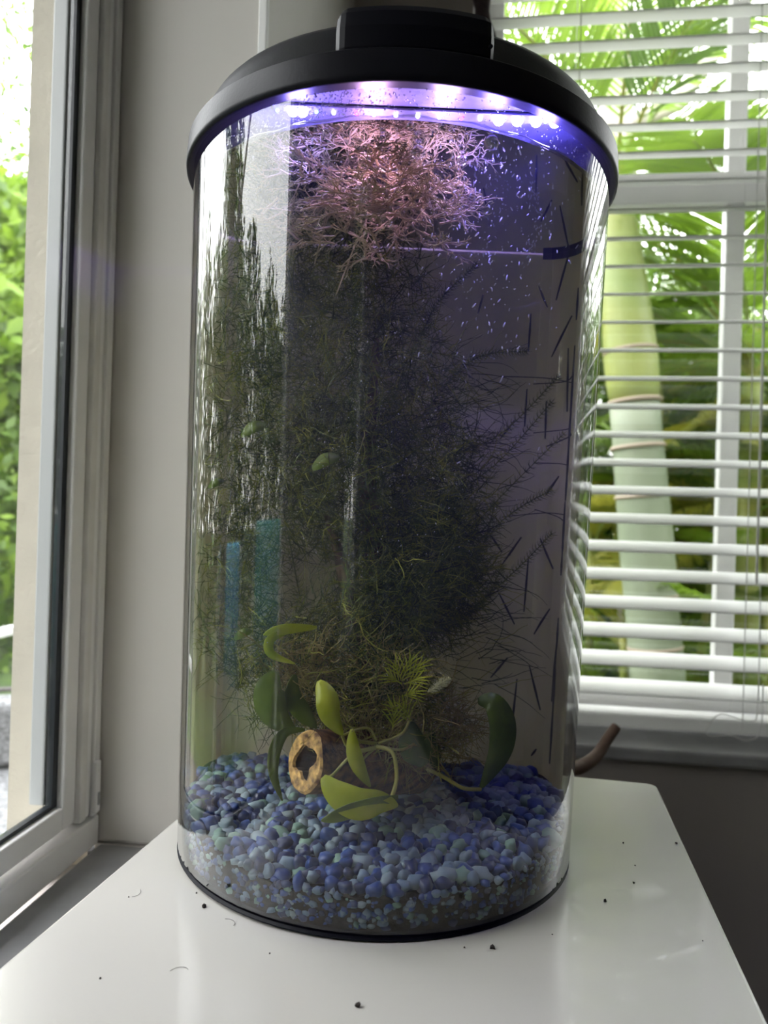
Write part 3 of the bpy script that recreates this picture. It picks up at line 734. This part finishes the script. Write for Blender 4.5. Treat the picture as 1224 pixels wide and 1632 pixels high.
ws = empty('water_sprite', T(600, 235, .46), 'pale pinkish feathery plant floating under the lit water surface', 'plant')
WB = ws.location
cnt = 0
while cnt < 230:
    px, py = random.gauss(600, 85), random.gauss(285, 52); d = random.uniform(.425, .52)
    if not (440 < px < 745 and 205 < py < 425): continue
    p = T(px, py, d)
    if not tank_ok(p, .028): continue
    l = TMI @ p
    if l.z > HW - 0.004: continue
    yawf = random.uniform(-1.9, 1.9) if random.random() < .7 else random.uniform(0, 6.28)
    dirx = (px - 600) / 160
    rz = math.atan2(-dirx + random.gauss(0, .4), random.uniform(-1, .2)) + YAW
    s_ = random.uniform(.55, .95)
    f = inst('frond', fms[cnt % 8], ws, p - WB, (random.uniform(-.9, .5), random.uniform(-.6, .6), rz), (s_, s_, s_)); cnt += 1
q = MB()
for i in range(14):
    a, b_ = T(random.uniform(520, 680), random.uniform(250, 350), .48), T(random.uniform(500, 700), random.uniform(300, 480), .51)
    q.tube(smooth_path([p - WB for p in (a, (a + b_) / 2 + Vector((random.gauss(0, .006), 0, 0)), b_)]), .0006, 4)
q.build('stem', M['sprite'], ws)

# broad leaved fern plants
def leaf(q, path, wpx, d0, m=0, tw=0.0, fold=.25, prof=None):
    pts = smooth_path([T(*p) for p in path], 5); k = len(pts); n_ = []
    sides = []
    for i, p in enumerate(pts):
        u = i / (k - 1); t_ = (pts[min(i + 1, k - 1)] - pts[max(i - 1, 0)]).normalized()
        sd = t_.cross(FW).normalized(); sd = (sd * math.cos(tw) + FW * math.sin(tw))
        sides.append(sd); n_.append(wpx / FPX * .48 * (math.sin(math.pi * min(1, u * .92 + .06)) ** 1.05) + .0002)
    q.ribbon([p - OFF for p in pts], n_, sides, m, fold)
def plant(name, label, leaves, stemsp, base, cat='plant'):
    global OFF
    e = empty(name, T(*base), label, cat); OFF = e.location.copy()
    for (path, wpx, mt, tw) in leaves:
        q = MB(); leaf(q, path, wpx, 0, 0, tw); q.build('leaf', M[mt], e, smooth=True, solid=.0005)
        
    for path, r in stemsp:
        q = MB(); q.tube([p - OFF for p in smooth_path([T(*p) for p in path], 5)], r, 6); q.build('stem', M['stem'], e, smooth=True)
    return e
plant('java_fern', 'bright green broad leaved plant growing from the hollow log', [
    ([(486, 1163, .455), (455, 1166, .452), (438, 1195, .45), (436, 1235, .45), (450, 1276, .452)], 9, 'leaf_mid', .3),
    ([(508, 1085, .455), (520, 1110, .45), (526, 1140, .447), (546, 1172, .45)], 17, 'leaf', .2),
    ([(561, 1163, .445), (563, 1195, .442), (573, 1225, .442), (590, 1254, .445)], 11, 'leaf', .1),
    ([(515, 1238, .442), (535, 1262, .437), (570, 1280, .434), (606, 1278, .436), (634, 1284, .44)], 22, 'leaf', .15),
    ([(634, 1270, .44), (600, 1278, .435), (560, 1290, .433), (530, 1302, .433), (512, 1308, .434)], 12, 'leaf_mid', .3),
    ([(440, 1070, .47), (428, 1100, .468), (440, 1140, .468), (470, 1165, .47)], 24, 'leaf_mid', .1),
    ([(470, 1075, .475), (465, 1110, .472), (485, 1140, .47), (505, 1160, .47)], 15, 'leaf_mid', .5),
    ([(505, 1000, .47), (470, 1000, .465), (440, 1004, .465), (420, 1012, .467)], 9, 'leaf', .5),
    ([(465, 1004, .468), (432, 1018, .465), (432, 1042, .465), (470, 1058, .467)], 7, 'leaf', .2),
    ([(655, 1150, .475), (655, 1180, .472), (668, 1205, .47), (672, 1222, .47)], 24, 'leaf_dark', .3),
    ([(690, 1165, .49), (682, 1190, .485), (690, 1205, .485), (694, 1225, .485)], 16, 'leaf_dark', .3),
], [([(600, 1190, .455), (626, 1200, .45), (632, 1240, .446), (624, 1272, .44)], .0013), ([(600, 1185, .458), (570, 1180, .45), (561, 1163, .445)], .0012),
    ([(600, 1192, .457), (560, 1205, .45), (530, 1235, .445), (516, 1240, .442)], .0010), ([(602, 1190, .457), (560, 1195, .452), (545, 1172, .45)], .0010),
    ([(604, 1185, .457), (640, 1170, .465), (652, 1150, .474)], .001), ([(600, 1190, .46), (575, 1215, .452), (580, 1235, .45)], .0009),
    ([(600, 1188, .458), (640, 1195, .46), (668, 1180, .478)], .0009), ([(600, 1180, .46), (585, 1160, .462), (546, 1172, .452)], .0009)], (600, 1200, .46))
plant('dark_fern', 'single large dark green leaf on a yellow stem before the bare panel', [
    ([(762, 1118, .50), (784, 1120, .497), (798, 1150, .495), (796, 1190, .492), (782, 1225, .49), (765, 1257, .49)], 24, 'leaf_dark', .35)],
    [([(680, 1225, .485), (710, 1240, .482), (738, 1256, .48), (766, 1258, .489)], .0013)], (690, 1235, .485))
OFF = T(655, 1090, .48)
e = empty('feathery_fern', OFF, 'small bright yellow green feathery fern above the dark leaf', 'plant')
random.seed(5)
for (bx, by, tx, ty) in ((640, 1085, 628, 1052), (640, 1085, 660, 1042), (642, 1085, 680, 1050), (640, 1090, 618, 1075), (645, 1090, 672, 1078), (640, 1110, 665, 1100), (650, 1150, 618, 1118), (655, 1150, 640, 1120), (625, 1165, 630, 1130)):
    q = MB(); a, b_ = T(bx, by, .478), T(tx, ty, .47)
    for k in range(7):
        u = k / 6; p = a.lerp(b_, .2 + u * .5); dv = (b_ - a).normalized(); sv = dv.cross(FW)
        en = p + (dv * .9 + sv * (.9 if k % 2 else -.9) * (1 - u * .7)) * .012
        q.tube([p - OFF, (p + en) / 2 + dv * .001 - OFF, en - OFF], [.0006, .0005, .0002], 4)
    q.tube([a - OFF, b_ - OFF], [.0006, .0003], 4); q.build('frond', M['leaf'], e)
OFF = T(700, 1090, .47)
q = MB(); a, b_ = T(682, 1103, .47), T(717, 1080, .468)
for k in range(60):
    u = k / 60; p = a.lerp(b_, u); dv = (b_ - a).normalized(); th = k * 2.4; o_ = (dv.orthogonal().normalized() * math.cos(th) + dv.cross(dv.orthogonal().normalized()) * math.sin(th))
    en = p + (dv * .8 + o_) * .0036 * math.sin(math.pi * (u * .8 + .15)); q.tube([p - OFF, en - OFF], [.0004, .0002], 4)
o = q.build('plant_bud', M['cream']); o.location = OFF; tag(o, 'tiny cream feathery plant tip right of the yellow green fern', 'plant')

# small olive leaves caught in the moss on the left
for (px, py, s, lb) in ((405, 683, 20, 'round pale green leaf caught high in the moss at left'), (520, 735, 22, 'torn yellow green leaf hanging left of the driftwood root'), (345, 770, 13, 'small green leaf near the left glass edge'), (388, 1010, 14, 'small olive leaf beside the top of the fern')):
    OFF = T(px, py, .50); q = MB(); leaf(q, [(px - s, py + s * .6, .50), (px, py - s * .1, .497), (px + s, py - s * .3, .50)], s * .5, 0, 0, .3)
    o = q.build('drifting_leaf', M['leaf_mid'], smooth=True, solid=.0004); o.location = OFF; tag(o, lb, 'leaf', 'loose leaves in the moss')

# bubbles
random.seed(11); q = MB()
def bub(px, py, d, r, st=1.0, m=0):
    p = T(px, py, d); l = TMI @ p
    if l.z > HW - .0008 or not tank_ok(p, .002): return
    b0 = len(q.v); dv = (UP + RT * random.gauss(.3, .6)).normalized()
    for v in IV:
        q.v.append(tuple(p + v * r + dv * v.dot(dv) * r * (st - 1)))
    for f in IFc: q.face(tuple(b0 + i for i in f), m)
for i in range(900):
    px = random.gauss(770, 75); py = 180 + abs(random.gauss(0, 1)) * 170
    bub(px, py, random.uniform(.42, .57), random.uniform(.00025, .0006), random.choice((1, 1, 2.5, 3.5)))
for i in range(420):
    bub(random.uniform(400, 860), 195 + abs(random.gauss(0, 32)), random.uniform(.41, .5), random.uniform(.0002, .0007))
for i in range(420):
    bub(random.gauss(620, 90), random.uniform(380, 900), random.uniform(.47, .56), random.uniform(.0002, .0004), random.choice((1, 2)))
for i in range(150):
    bub(random.uniform(360, 780), random.uniform(500, 1180), random.uniform(.44, .52), random.uniform(.00015, .0003))
for i in range(60):                    # stream on the right
    u = random.random(); bub(900 - 60 * u + random.gauss(0, 5), 275 + 130 * u + random.gauss(0, 8), .53, random.uniform(.0003, .0006), 2.5)
tag(q.build('bubbles', M['fizz'], smooth=True), 'tiny pale bubbles rising through the purple lit water', 'bubbles', kind='stuff')
bubs = [(795, 199, .4085, .0042, 'largest bubble at the waterline in front of the white lights'), (655, 186, .4055, .0022, 'clear bubble at the waterline above the floating plant'), (667, 219, .43, .0040, 'large clear bubble resting on the floating plant'), (737, 226, .44, .0030, 'clear bubble right of the floating plant top'),
        (703, 187, .406, .0016, 'small waterline bubble between the clear bubble and the white lights'), (551, 184, .4065, .0020, 'waterline bubble glowing red from the light behind'), (884, 232, .42, .0012, 'small bubble at the waterline under the rightmost lights'), (520, 200, .415, .0022, 'bubble at the waterline left of the red light'), (610, 207, .42, .0018, 'bubble just below the waterline over the pink fronds')]
for px, py, d, r, lb in bubs:
    qq = MB(); p = T(px, py, d); l = TMI @ p; l.z = min(l.z, HW - r - .0012)
    rl = math.hypot(l.x, l.y); rm = Rad(l.z) - WALL - .0008 - r
    if rl > rm: l.x *= rm / rl; l.y *= rm / rl
    p = TM @ l; blob(qq, (0, 0, 0), r, 3, rough=0); o = qq.build('air_bubble', M['bubble'], smooth=True); o.location = p; tag(o, lb, 'bubble', 'large bubbles at the waterline')
# condensation on the inside of the glass above the water
q = MB(); random.seed(3)
for i in range(900):
    a = math.pi * 1.5 + (random.gauss(-.42, .22) if random.random() < .7 else random.uniform(-.9, .9)); h = random.uniform(HW + .001, HL); r_ = Rad(h) - WALL - .0002
    c = TM @ Vector((r_ * math.cos(a), r_ * math.sin(a), h)); nrm = TM.to_3x3() @ Vector((math.cos(a), math.sin(a), 0)); s = random.uniform(.0002, .0008); b0 = len(q.v)
    for v in IV: q.v.append(tuple(c + v * s - nrm * v.dot(nrm) * s * .7))
    for f in IFc: q.face(tuple(b0 + i for i in f), 0)
tag(q.build('droplets', M['bubble'], smooth=True), 'condensation droplets on the glass just under the black lid', 'droplets', kind='stuff')

# ------------------------------------------------------------------ things behind the tank
q = MB(); pts = [at_y(982, 1158, .93), at_y(968, 1178, .92), at_y(950, 1205, .90), at_y(925, 1222, .88), at_y(900, 1226, .86), at_y(870, 1240, .84)]
e0 = pts[-1]; pts += [e0 + Vector((-.03, -.01, -.15)), Vector((e0.x - .05, .83, .012))]
base = Vector((e0.x - .05, .83, 0)); o = None
q.tube([p - base for p in smooth_path(pts, 6)], [.0062 + .002 * min(1, i / 20) for i in range(6 * (len(pts) - 1) + 1)], 10)
o = q.build('bent_stick', M['stick'], smooth=True); o.location = base; tag(o, 'bent brown stick showing right of the tank above the table edge', 'stick')
q = MB(); top = at_y(758, -60, 1.12); low = at_y(775, 95, 1.12)
rings = []
for i in range(9):
    u = i / 8; c = top.lerp(low, u); wv = .016 + .004 * math.sin(u * 9); rings.append([(c.x - low.x + math.cos(a) * wv * (.8 + .3 * math.sin(3 * a + u * 4)), math.sin(a) * .009, c.z - low.z) for a in [2 * math.pi * j / 14 for j in range(14)]])
q.loft(rings, cap0=True, cap1=True)
e = empty('hanging_scarf', low, 'dark patterned cloth hanging beside the left end of the blind', 'cloth')
q.build('cloth', M['tassel'], e, smooth=True)
q = MB(); q.tube([(top - low), (top - low) + Vector((0, 0, ZC - top.z - .002))], .003, 6); q.build('cord', M['tassel'], e)

# ------------------------------------------------------------------ outdoors
M['lawn'] = mat('lawn', (0.03, 0.065, 0.012), 0.9, c2=(0.07, 0.12, 0.02), vscale=8)
M['patio'] = mat('patio_concrete', (0.09, 0.08, 0.072), 0.8, var=0.08)
M['fol_b'] = mat('foliage_bright', (0.13, 0.23, 0.022), 0.5, c2=(0.25, 0.38, 0.04), vscale=1.5, trans=0.45)
M['fol_m'] = mat('foliage_mid', (0.045, 0.10, 0.014), 0.5, c2=(0.12, 0.21, 0.03), vscale=1.5, trans=0.4)
M['fol_d'] = mat('foliage_dark', (0.010, 0.03, 0.008), 0.5, c2=(0.03, 0.07, 0.015), vscale=1.5, trans=0.3)
M['fol_y'] = mat('foliage_yellow', (0.24, 0.27, 0.025), 0.5, c2=(0.36, 0.34, 0.05), vscale=1.5, trans=0.4)
M['trunk'] = mat('palm_trunk', (0.20, 0.25, 0.16), 0.55, c2=(0.33, 0.36, 0.26), vscale=3, stretch=(1, 1, .3))
M['trunk_y'] = mat('palm_crownshaft', (0.36, 0.37, 0.09), 0.45, c2=(0.28, 0.36, 0.12), vscale=3)
M['ringm'] = mat('trunk_ring', (0.40, 0.32, 0.25), 0.7)
M['greytrunk'] = mat('grey_trunk', (0.30, 0.27, 0.25), 0.8, c2=(0.45, 0.40, 0.36), vscale=6, bump=.4)
M['cane'] = mat('yellow_cane', (0.32, 0.31, 0.06), 0.5, c2=(0.20, 0.27, 0.07), vscale=5)
M['cage'] = mat('bronze_aluminium', (0.10, 0.09, 0.085), 0.5)
M['cushion'] = mat('grey_cushion', (0.05, 0.05, 0.055), 0.8, c2=(0.30, 0.30, 0.31), vscale=70)
M['wicker'] = mat('dark_wicker', (0.07, 0.06, 0.06), 0.5)
b = MB(); b.box(-30, 30, -30, 30, -0.30, -0.22); struct('ground', b, M['lawn'])
b = MB(); b.box(-2.75, -0.46, -6, 3.9, -0.22, -0.12); struct('patio', b, M['patio'])

def frond(seed, ln=1.3, mats=('fol_b', 'cane'), nl=44, lw=.0085, ll=.34, droop=.9):
    random.seed(seed); q = MB(); pts = []; 
    for i in range(15):
        u = i / 14; pts.append(Vector((0, ln * (u - .15 * u * u * droop), ln * (.62 * u - .85 * droop * u * u * .8))))
    q.tube(pts, [.009 * (1 - .8 * i / 14) for i in range(15)], 5, 1)
    for k in range(nl):
        u = .18 + .82 * k / nl; i = min(13, int(u * 14)); p = pts[i].lerp(pts[i + 1], u * 14 - i); t_ = (pts[i + 1] - pts[i]).normalized()
        L_ = ll * (math.sin(math.pi * min(1, .15 + u * .85)) ** .6 + .15)
        for s in (-1, 1):
            d = (Vector((s, 0, 0)) + t_ * .75 + Vector((0, 0, .22 + random.gauss(0, .08)))).normalized()
            pp = [p, p + d * L_ * .35 , p + d * L_ * .7 + Vector((0, 0, -.05 * L_)), p + d * L_ + Vector((0, 0, -.22 * L_))]
            q.ribbon(pp, [lw * .4, lw, lw * .75, .001], Vector((0, 0, 1)).cross(d).normalized() , 0, .35)
    return q.mesh('frond', [M[mats[0]], M[mats[1]]])
FR = [frond(s, ln=random.uniform(1.0, 1.4), mats=m_) for s, m_ in enumerate((('fol_b', 'cane'), ('fol_m', 'cane'), ('fol_b', 'fol_y'), ('fol_d', 'cane'), ('fol_y', 'cane'), ('fol_m', 'fol_y')))]
random.seed(31)
def areca(px, Y, z0, hts, nf, label, seed, fm=None, sc_=1.0, tilt=None):
    random.seed(seed); base = at_y(px, 900, Y); base.z = -0.22
    e = empty('areca_palm', base, label, 'palm', 'areca palms outside the blinds window')
    for k, h in enumerate(hts):
        off = Vector((random.uniform(-.22, .22), random.uniform(-.15, .15), 0)); lean = Vector((random.gauss(0, .12), random.gauss(0, .06), 0)) * h
        tp = off + lean + Vector((0, 0, h + .22)); q = MB(); pts = [off.lerp(tp, i / 8) + Vector((0, 0, 0)) for i in range(9)]
        q.tube(pts, [.022 - .009 * i / 8 for i in range(9)], 7)
        q.build('cane', M['cane'], e, smooth=True)
        for j in range(nf):
            s_ = random.uniform(.62, .95) * sc_
            inst('frond', FR[(fm or [0, 1, 2, 5])[random.randrange(len(fm or [0, 1, 2, 5]))]], e, tp - Vector((0, 0, .1 * j / nf)), (random.uniform(-.25, .55), random.uniform(-.3, .3), 6.28 * j / nf + random.uniform(-.4, .4)), (s_, s_, s_))
    return e
areca(1120, 3.4, 0, (.9, 1.4, 1.75, 1.2), 7, 'areca palm clump right of the thick pale palm trunk', 1)
areca(925, 3.5, 0, (.7, 1.2, 1.7), 6, 'areca palm clump with yellow canes directly right of the tank', 2, [0, 2, 4])
areca(1010, 4.3, 0, (1.0, 1.9, 1.5), 8, 'tall areca palm behind the thick pale palm trunk', 3, [1, 3, 5])
areca(1215, 3.3, 0, (1.0, 1.6, .8), 6, 'areca palm clump beyond the window mullion', 4, [0, 1, 4])
areca(860, 4.5, 0, (1.5, 2.0), 8, 'areca palm mostly hidden behind the tank', 5, [1, 3, 2])
areca(1300, 4.3, 0, (1.3, 1.9, 1.6), 8, 'areca palm at the far right behind the mullion', 6, [1, 3, 5])
areca(1080, 5.0, 0, (1.5, 1.9, 1.2), 8, 'farthest areca palm below the bright sky', 7, [1, 3, 5], 1.2)
areca(1095, 3.0, 0, (.35, .7, 1.0, 1.35), 6, 'low bright areca palm between the pale trunk and the mullion', 8, [0, 4, 0, 5], .62)
areca(1190, 2.75, 0, (.4, .9, 1.5), 6, 'bright areca palm right behind the window mullion', 9, [0, 4, 2], .6)
areca(950, 2.75, 0, (.3, .6, .9), 6, 'small yellow green areca palm beside the tank edge', 10, [4, 0, 4], .6)
# big pale palm
b0 = at_y(1052, 1130, 2.45); b1 = at_y(985, 330, 2.45); dvec = (b1 - b0) / (b1.z - b0.z)
foot = b0 + dvec * (-.22 - b0.z); e = empty('palm_tree', foot, 'thick pale green ringed palm trunk right of the tank', 'palm')
zs = [0, .4, .8, 1.0, 1.2, 1.35, 1.5, 1.6]
q = MB(); hh = [i * .107 for i in range(16)]
q.tube([dvec * h for h in hh], [.088 - .010 * h / 1.8 + .006 * noise.noise(Vector((h * 3, 0, 0))) for h in hh], 20); q.build('trunk', M['trunk'], e, smooth=True)
q = MB(); q.tube([dvec * (1.6 + .066 * i) for i in range(12)], [.076, .082, .084, .082, .078, .074, .07, .064, .058, .05, .04, .03], 20); q.build('crownshaft', M['trunk_y'], e, smooth=True)
for py in (712, 790, 872, 950, 1030, 640, 560, 1090):
    p = at_y(1010, py, 2.45); h = p.z + .22; c = dvec * h
    q = MB(); q.tube([c - dvec * .006, c, c + dvec * .006], [.084, .0875, .083], 20); q.build('trunk_ring', M['ringm'], e, smooth=True)
for j in range(9):
    f = inst('frond', FR[(0, 2, 5)[j % 3]], e, dvec * 2.30, (random.uniform(.2, .7), 0, 6.28 * j / 9 + .3), (.9, .9, .9))
# grey trunk high up
p0, p1 = at_y(990, 330, 3.3), at_y(968, -150, 3.3); dv2 = (p1 - p0) / (p1.z - p0.z); foot = p0 + dv2 * (-.22 - p0.z)
e = empty('grey_tree', foot, 'grey tree trunk rising against the white sky above the palms', 'tree')
q = MB(); q.tube([dv2 * (i * .4) for i in range(13)], [.10 - .004 * i for i in range(13)], 14); q.build('trunk', M['greytrunk'], e, smooth=True)
q = MB(); a_ = dv2 * ((at_y(985, 210, 3.3).z) + .22); q.tube([a_, a_ + Vector((.25, 0, .12)), a_ + Vector((.5, .1, .5)), a_ + Vector((.6, .1, 1.0))], [.05, .04, .03, .02], 8); q.build('branch', M['greytrunk'], e, smooth=True)
# arched fronds reaching from upper right against the sky
random.seed(77)
bp_ = at_y(1200, 600, 2.7); e = empty('fan_palm', Vector((bp_.x, bp_.y, -.22)), 'bright arching palm fronds against the sky in the upper window', 'palm')
q = MB(); q.tube([(0, 0, 0), (0, 0, bp_.z + .22)], [.05, .035], 10); q.build('trunk', M['cane'], e, smooth=True)
for j in range(11):
    inst('frond', FR[(0, 2, 0)[j % 3]], e, (0, 0, bp_.z + .22), (random.uniform(.1, .75), random.uniform(-.2, .2), R(90) + random.uniform(-1.5, 1.5) if j < 7 else random.uniform(0, 6.28)), (.95, .95, .95))

def leaf_cloud(q, c, rx, ry, rz, n, s, mats_n=3):
    for i in range(n):
        while True:
            u = Vector((random.uniform(-1, 1), random.uniform(-1, 1), random.uniform(-1, 1)))
            if u.length < 1: break
        u = u * (.55 + .45 * random.random()) / max(.5, u.length) if random.random() < .6 else u
        p = Vector(c) + Vector((u.x * rx, u.y * ry, u.z * rz)); a = Vector((random.gauss(0, 1), random.gauss(0, 1), random.gauss(0, 1))).normalized(); b_ = a.orthogonal().normalized()
        k = s * random.uniform(.6, 1.4); i0 = len(q.v)
        q.v += [tuple(p - a * k), tuple(p + b_ * k * .45), tuple(p + a * k), tuple(p - b_ * k * .45)]; q.face((i0, i0 + 1, i0 + 2, i0 + 3), random.randrange(mats_n))
FM = [M['fol_b'], M['fol_m'], M['fol_d']]
random.seed(41); q = MB()
for i in range(9): leaf_cloud(q, (-1.7 + i * .9, 6.2 + random.uniform(-.2, .3), 1.4), .8, .6, 1.75 + random.uniform(-.1, .3), 4200, .075)
for i in range(7): leaf_cloud(q, (4.9 + random.uniform(-.2, .2), 1.9 + i * .75, 1.4), .6, .7, 1.9, 2600, .09)  # unseen side run added to block sky reflected in the glass edge
tag(q.build('hedge', FM), 'dense green hedge behind the palms outside the blinds window, plus added unseen side run', 'hedge', kind='stuff')
# understory between the palms
q = MB()
for i in range(7): leaf_cloud(q, (-.8 + i * .6, 3.9 + random.uniform(-.2, .3), .35), .5, .4, .75, 900, .05)
tag(q.build('undergrowth', [M['fol_b'], M['fol_m'], M['fol_d']]), 'leafy green undergrowth at the foot of the palms', 'undergrowth', kind='stuff')

# west garden
def tree(x, y, h, r, n, label, mats, s=.06, cz=.7):
    e = empty('garden_tree', (x, y, -.22), label, 'tree', 'trees beyond the left window')
    q = MB(); q.tube([(0, 0, 0), (.05, 0, h * .3), (0, .05, h * .7)], [.12, .09, .04], 8); q.build('trunk', M['greytrunk'], e)
    q = MB()
    for k in range(6): leaf_cloud(q, (random.gauss(0, r * .35), random.gauss(0, r * .35), h * cz + random.gauss(0, h * .13)), r * .6, r * .6, h * .22, n // 6, s, len(mats))
    tag(q.build('foliage', mats, e), kind='stuff')
tree(-4.1, 6.4, 4.1, 1.6, 26000, 'bright dense green tree filling the left window above the lawn', [M['fol_b'], M['fol_b'], M['fol_m']], .085, .62)
tree(-5.6, 8.6, 7.2, 1.9, 9000, 'airy light green tree seen through the left window', [M['fol_b'], M['fol_m']], .05)
tree(-7.0, 1.0, 5.0, 2.0, 5000, 'broad garden tree left of the airy tree, outside the frame', [M['fol_m'], M['fol_d']], .09, .6)
tree(-2.6, -11.0, 6.5, 2.0, 9000, 'added tree screening sky at the far end of the patio, outside the frame', [M['fol_m'], M['fol_d']], .12, .5)  # unseen tree added to cover bright sky in the tank reflection
tree(-7.5, -4.0, 4.0, 2.0, 4000, 'garden tree far along the left side', [M['fol_b'], M['fol_m']], .09, .6)
random.seed(42); q = MB()
for i in range(13): leaf_cloud(q, (-4.6, -9 + i * 1.15, 1.25), .6, .8, 1.75 + random.uniform(-.3, .3), 2600, .075)
tag(q.build('hedge', [M['fol_m'], M['fol_d'], M['fol_d']]), 'dark green hedge beyond the lawn outside the left window', 'hedge', kind='stuff')
q = MB()
for i in range(7): leaf_cloud(q, (-3.6 - i * .45, 5.2 + i * .75, .55), .6, .7, 1.1 + random.uniform(-.2, .3), 1500, .06)
tag(q.build('shrubbery', [M['fol_b'], M['fol_m']]), 'bright shrubs at the foot of the tree outside the left window', 'shrubs', kind='stuff')
# screen enclosure posts, rail and roof beams
e = empty('screen_enclosure', (-2.6, 0, -.12), 'aluminium screen enclosure around the patio outside the left window', 'enclosure')
def beam(a, b_, w_=.05, nm='beam', m='cage'):
    q = MB(); a, b_ = Vector(a), Vector(b_); q.tube([a, b_], w_ / 2 * 1.4, 4); q.build(nm, M[m], e)
for y in (-5.2, -3.4, -1.6, .2, 2.0, 5.4): beam((0, y, -.08), (0, y, 4.6), .05, 'post')
beam((0, 2.0, .41), (0, 5.4, .41), .045, 'rail', 'vinyl'); beam((0, -5.2, 4.6), (0, 5.4, 4.6), .06)
beam((0, -3.4, 4.6), (1.4, -3.4, 4.9), .06)
beam((0, -3.4, 4.6), (1.4, -1.6, 4.9), .04); beam((0, -1.6, 4.6), (0, .2, 2.2), .04)
# wicker chair on the patio
def patio_chair(x, y, rz, label):
    e = empty('wicker_chair', (x, y, -.12), label, 'chair', 'wicker chairs on the patio'); e.rotation_euler = (0, 0, rz); e.scale = (1, 1, .60)
    for k in range(14):
        for (xa, xb, ya, yb) in ((-.35, .35, -.36, -.34), (-.35, .35, .34, .36)):
            q = MB(); q.tube([(xa, ya, .05 + k * .04), (0, ya + .012 * (-1) ** k, .05 + k * .04), (xb, ya, .05 + k * .04)], .013, 5); q.build('wicker_strand', M['wicker'], e)
        q = MB(); q.tube([(-.35, -.35, .05 + k * .055), (-.38, 0, .06 + k * .055), (-.35, .35, .05 + k * .055)], .015, 5); q.build('wicker_strand', M['wicker'], e)
    for (xa, ya) in ((-.33, -.33), (.33, -.33), (-.33, .33), (.33, .33)):
        q = MB(); q.box(xa - .02, xa + .02, ya - .02, ya + .02, 0, .6); q.build('leg', M['wicker'], e, bevel=.004)
    q = MB(); q.box(-.32, .34, -.32, .32, .22, .26); q.build('seat', M['wicker'], e, bevel=.01)
    q = MB(); q.box(-.28, .36, -.31, .31, .262, .40); q.build('seat_cushion', M['cushion'], e, bevel=.04, seg=4)
    q = MB(); q.box(-.33, -.19, -.31, .31, .40, .78); q.build('back_cushion', M['cushion'], e, bevel=.05, seg=4)
patio_chair(-1.45, 2.1, R(-60), 'dark wicker patio chair seen low through the left window')
patio_chair(-1.5, -1.2, R(20), 'dark wicker patio chair further along the patio, outside the frame')

# unseen towels on racks, added to colour the left reflection blue and teal
M['towel_b'] = mat('blue_towel', (0.10, 0.38, 0.62), 0.9, bump=.3, bscale=200, var=.1, vscale=6)
M['towel_t'] = mat('teal_towel', (0.04, 0.34, 0.36), 0.9, bump=.3, bscale=200, var=.1, vscale=6)
M['alu'] = mat('light_aluminium', (0.7, 0.7, 0.7), 0.4)
def rack(x, y, rz, wd, top, low, m, l1, l2):
    e = empty('towel_rack', (x, y, -.12), l1, 'rack', 'added towel racks on the patio'); e.rotation_euler = (0, 0, rz); h = top + .12 - .012
    for sx_ in (-1, 1):
        q = MB(); q.tube([(sx_ * (wd / 2 + .05), 0, 0), (sx_ * (wd / 2 + .05), 0, h)], .012, 8); q.build('post', M['alu'], e)
        q = MB(); q.tube([(sx_ * (wd / 2 + .05), -.2, .01), (sx_ * (wd / 2 + .05), .2, .01)], .012, 8); q.build('foot', M['alu'], e)
    q = MB(); q.tube([(-wd / 2 - .05, 0, h), (wd / 2 + .05, 0, h)], .010, 8); q.build('rail', M['alu'], e)
    q = MB(); n = 40; rows = []
    prof_ = [(-.030, low - top), (-.026, (low - top) * .5), (-.018, -.05), (-.012, -.002), (0, .006), (.012, -.002), (.018, -.05), (.026, (low - top) * .4), (.030, (low - top) * .85)]
    for yy_, zz_ in prof_:
        rows.append([(-wd / 2 + wd * i / n, yy_ + .010 * math.sin(i * .7) * min(1, -zz_ * 8 if zz_ < 0 else 0), zz_ + .008) for i in range(n + 1)])
    q.loft(rows, closed=False); o = q.build('towel', m, smooth=True, solid=.004); o.location = (x, y, top); o.rotation_euler = (0, 0, rz)
    tag(o, l2, 'towel', 'added towels on the patio')
rack(-2.0, .25, R(90 - 8), .55, .86, .42, M['towel_b'], 'added small aluminium rack carrying the blue towel outside the left window', 'added light blue towel outside, seen mirrored in the left of the tank')
rack(-1.62, -.78, R(90 + 35), .95, .92, .48, M['towel_t'], 'added wide aluminium rack carrying the teal towel outside the left window', 'added teal towel outside, seen mirrored right of the blue one')
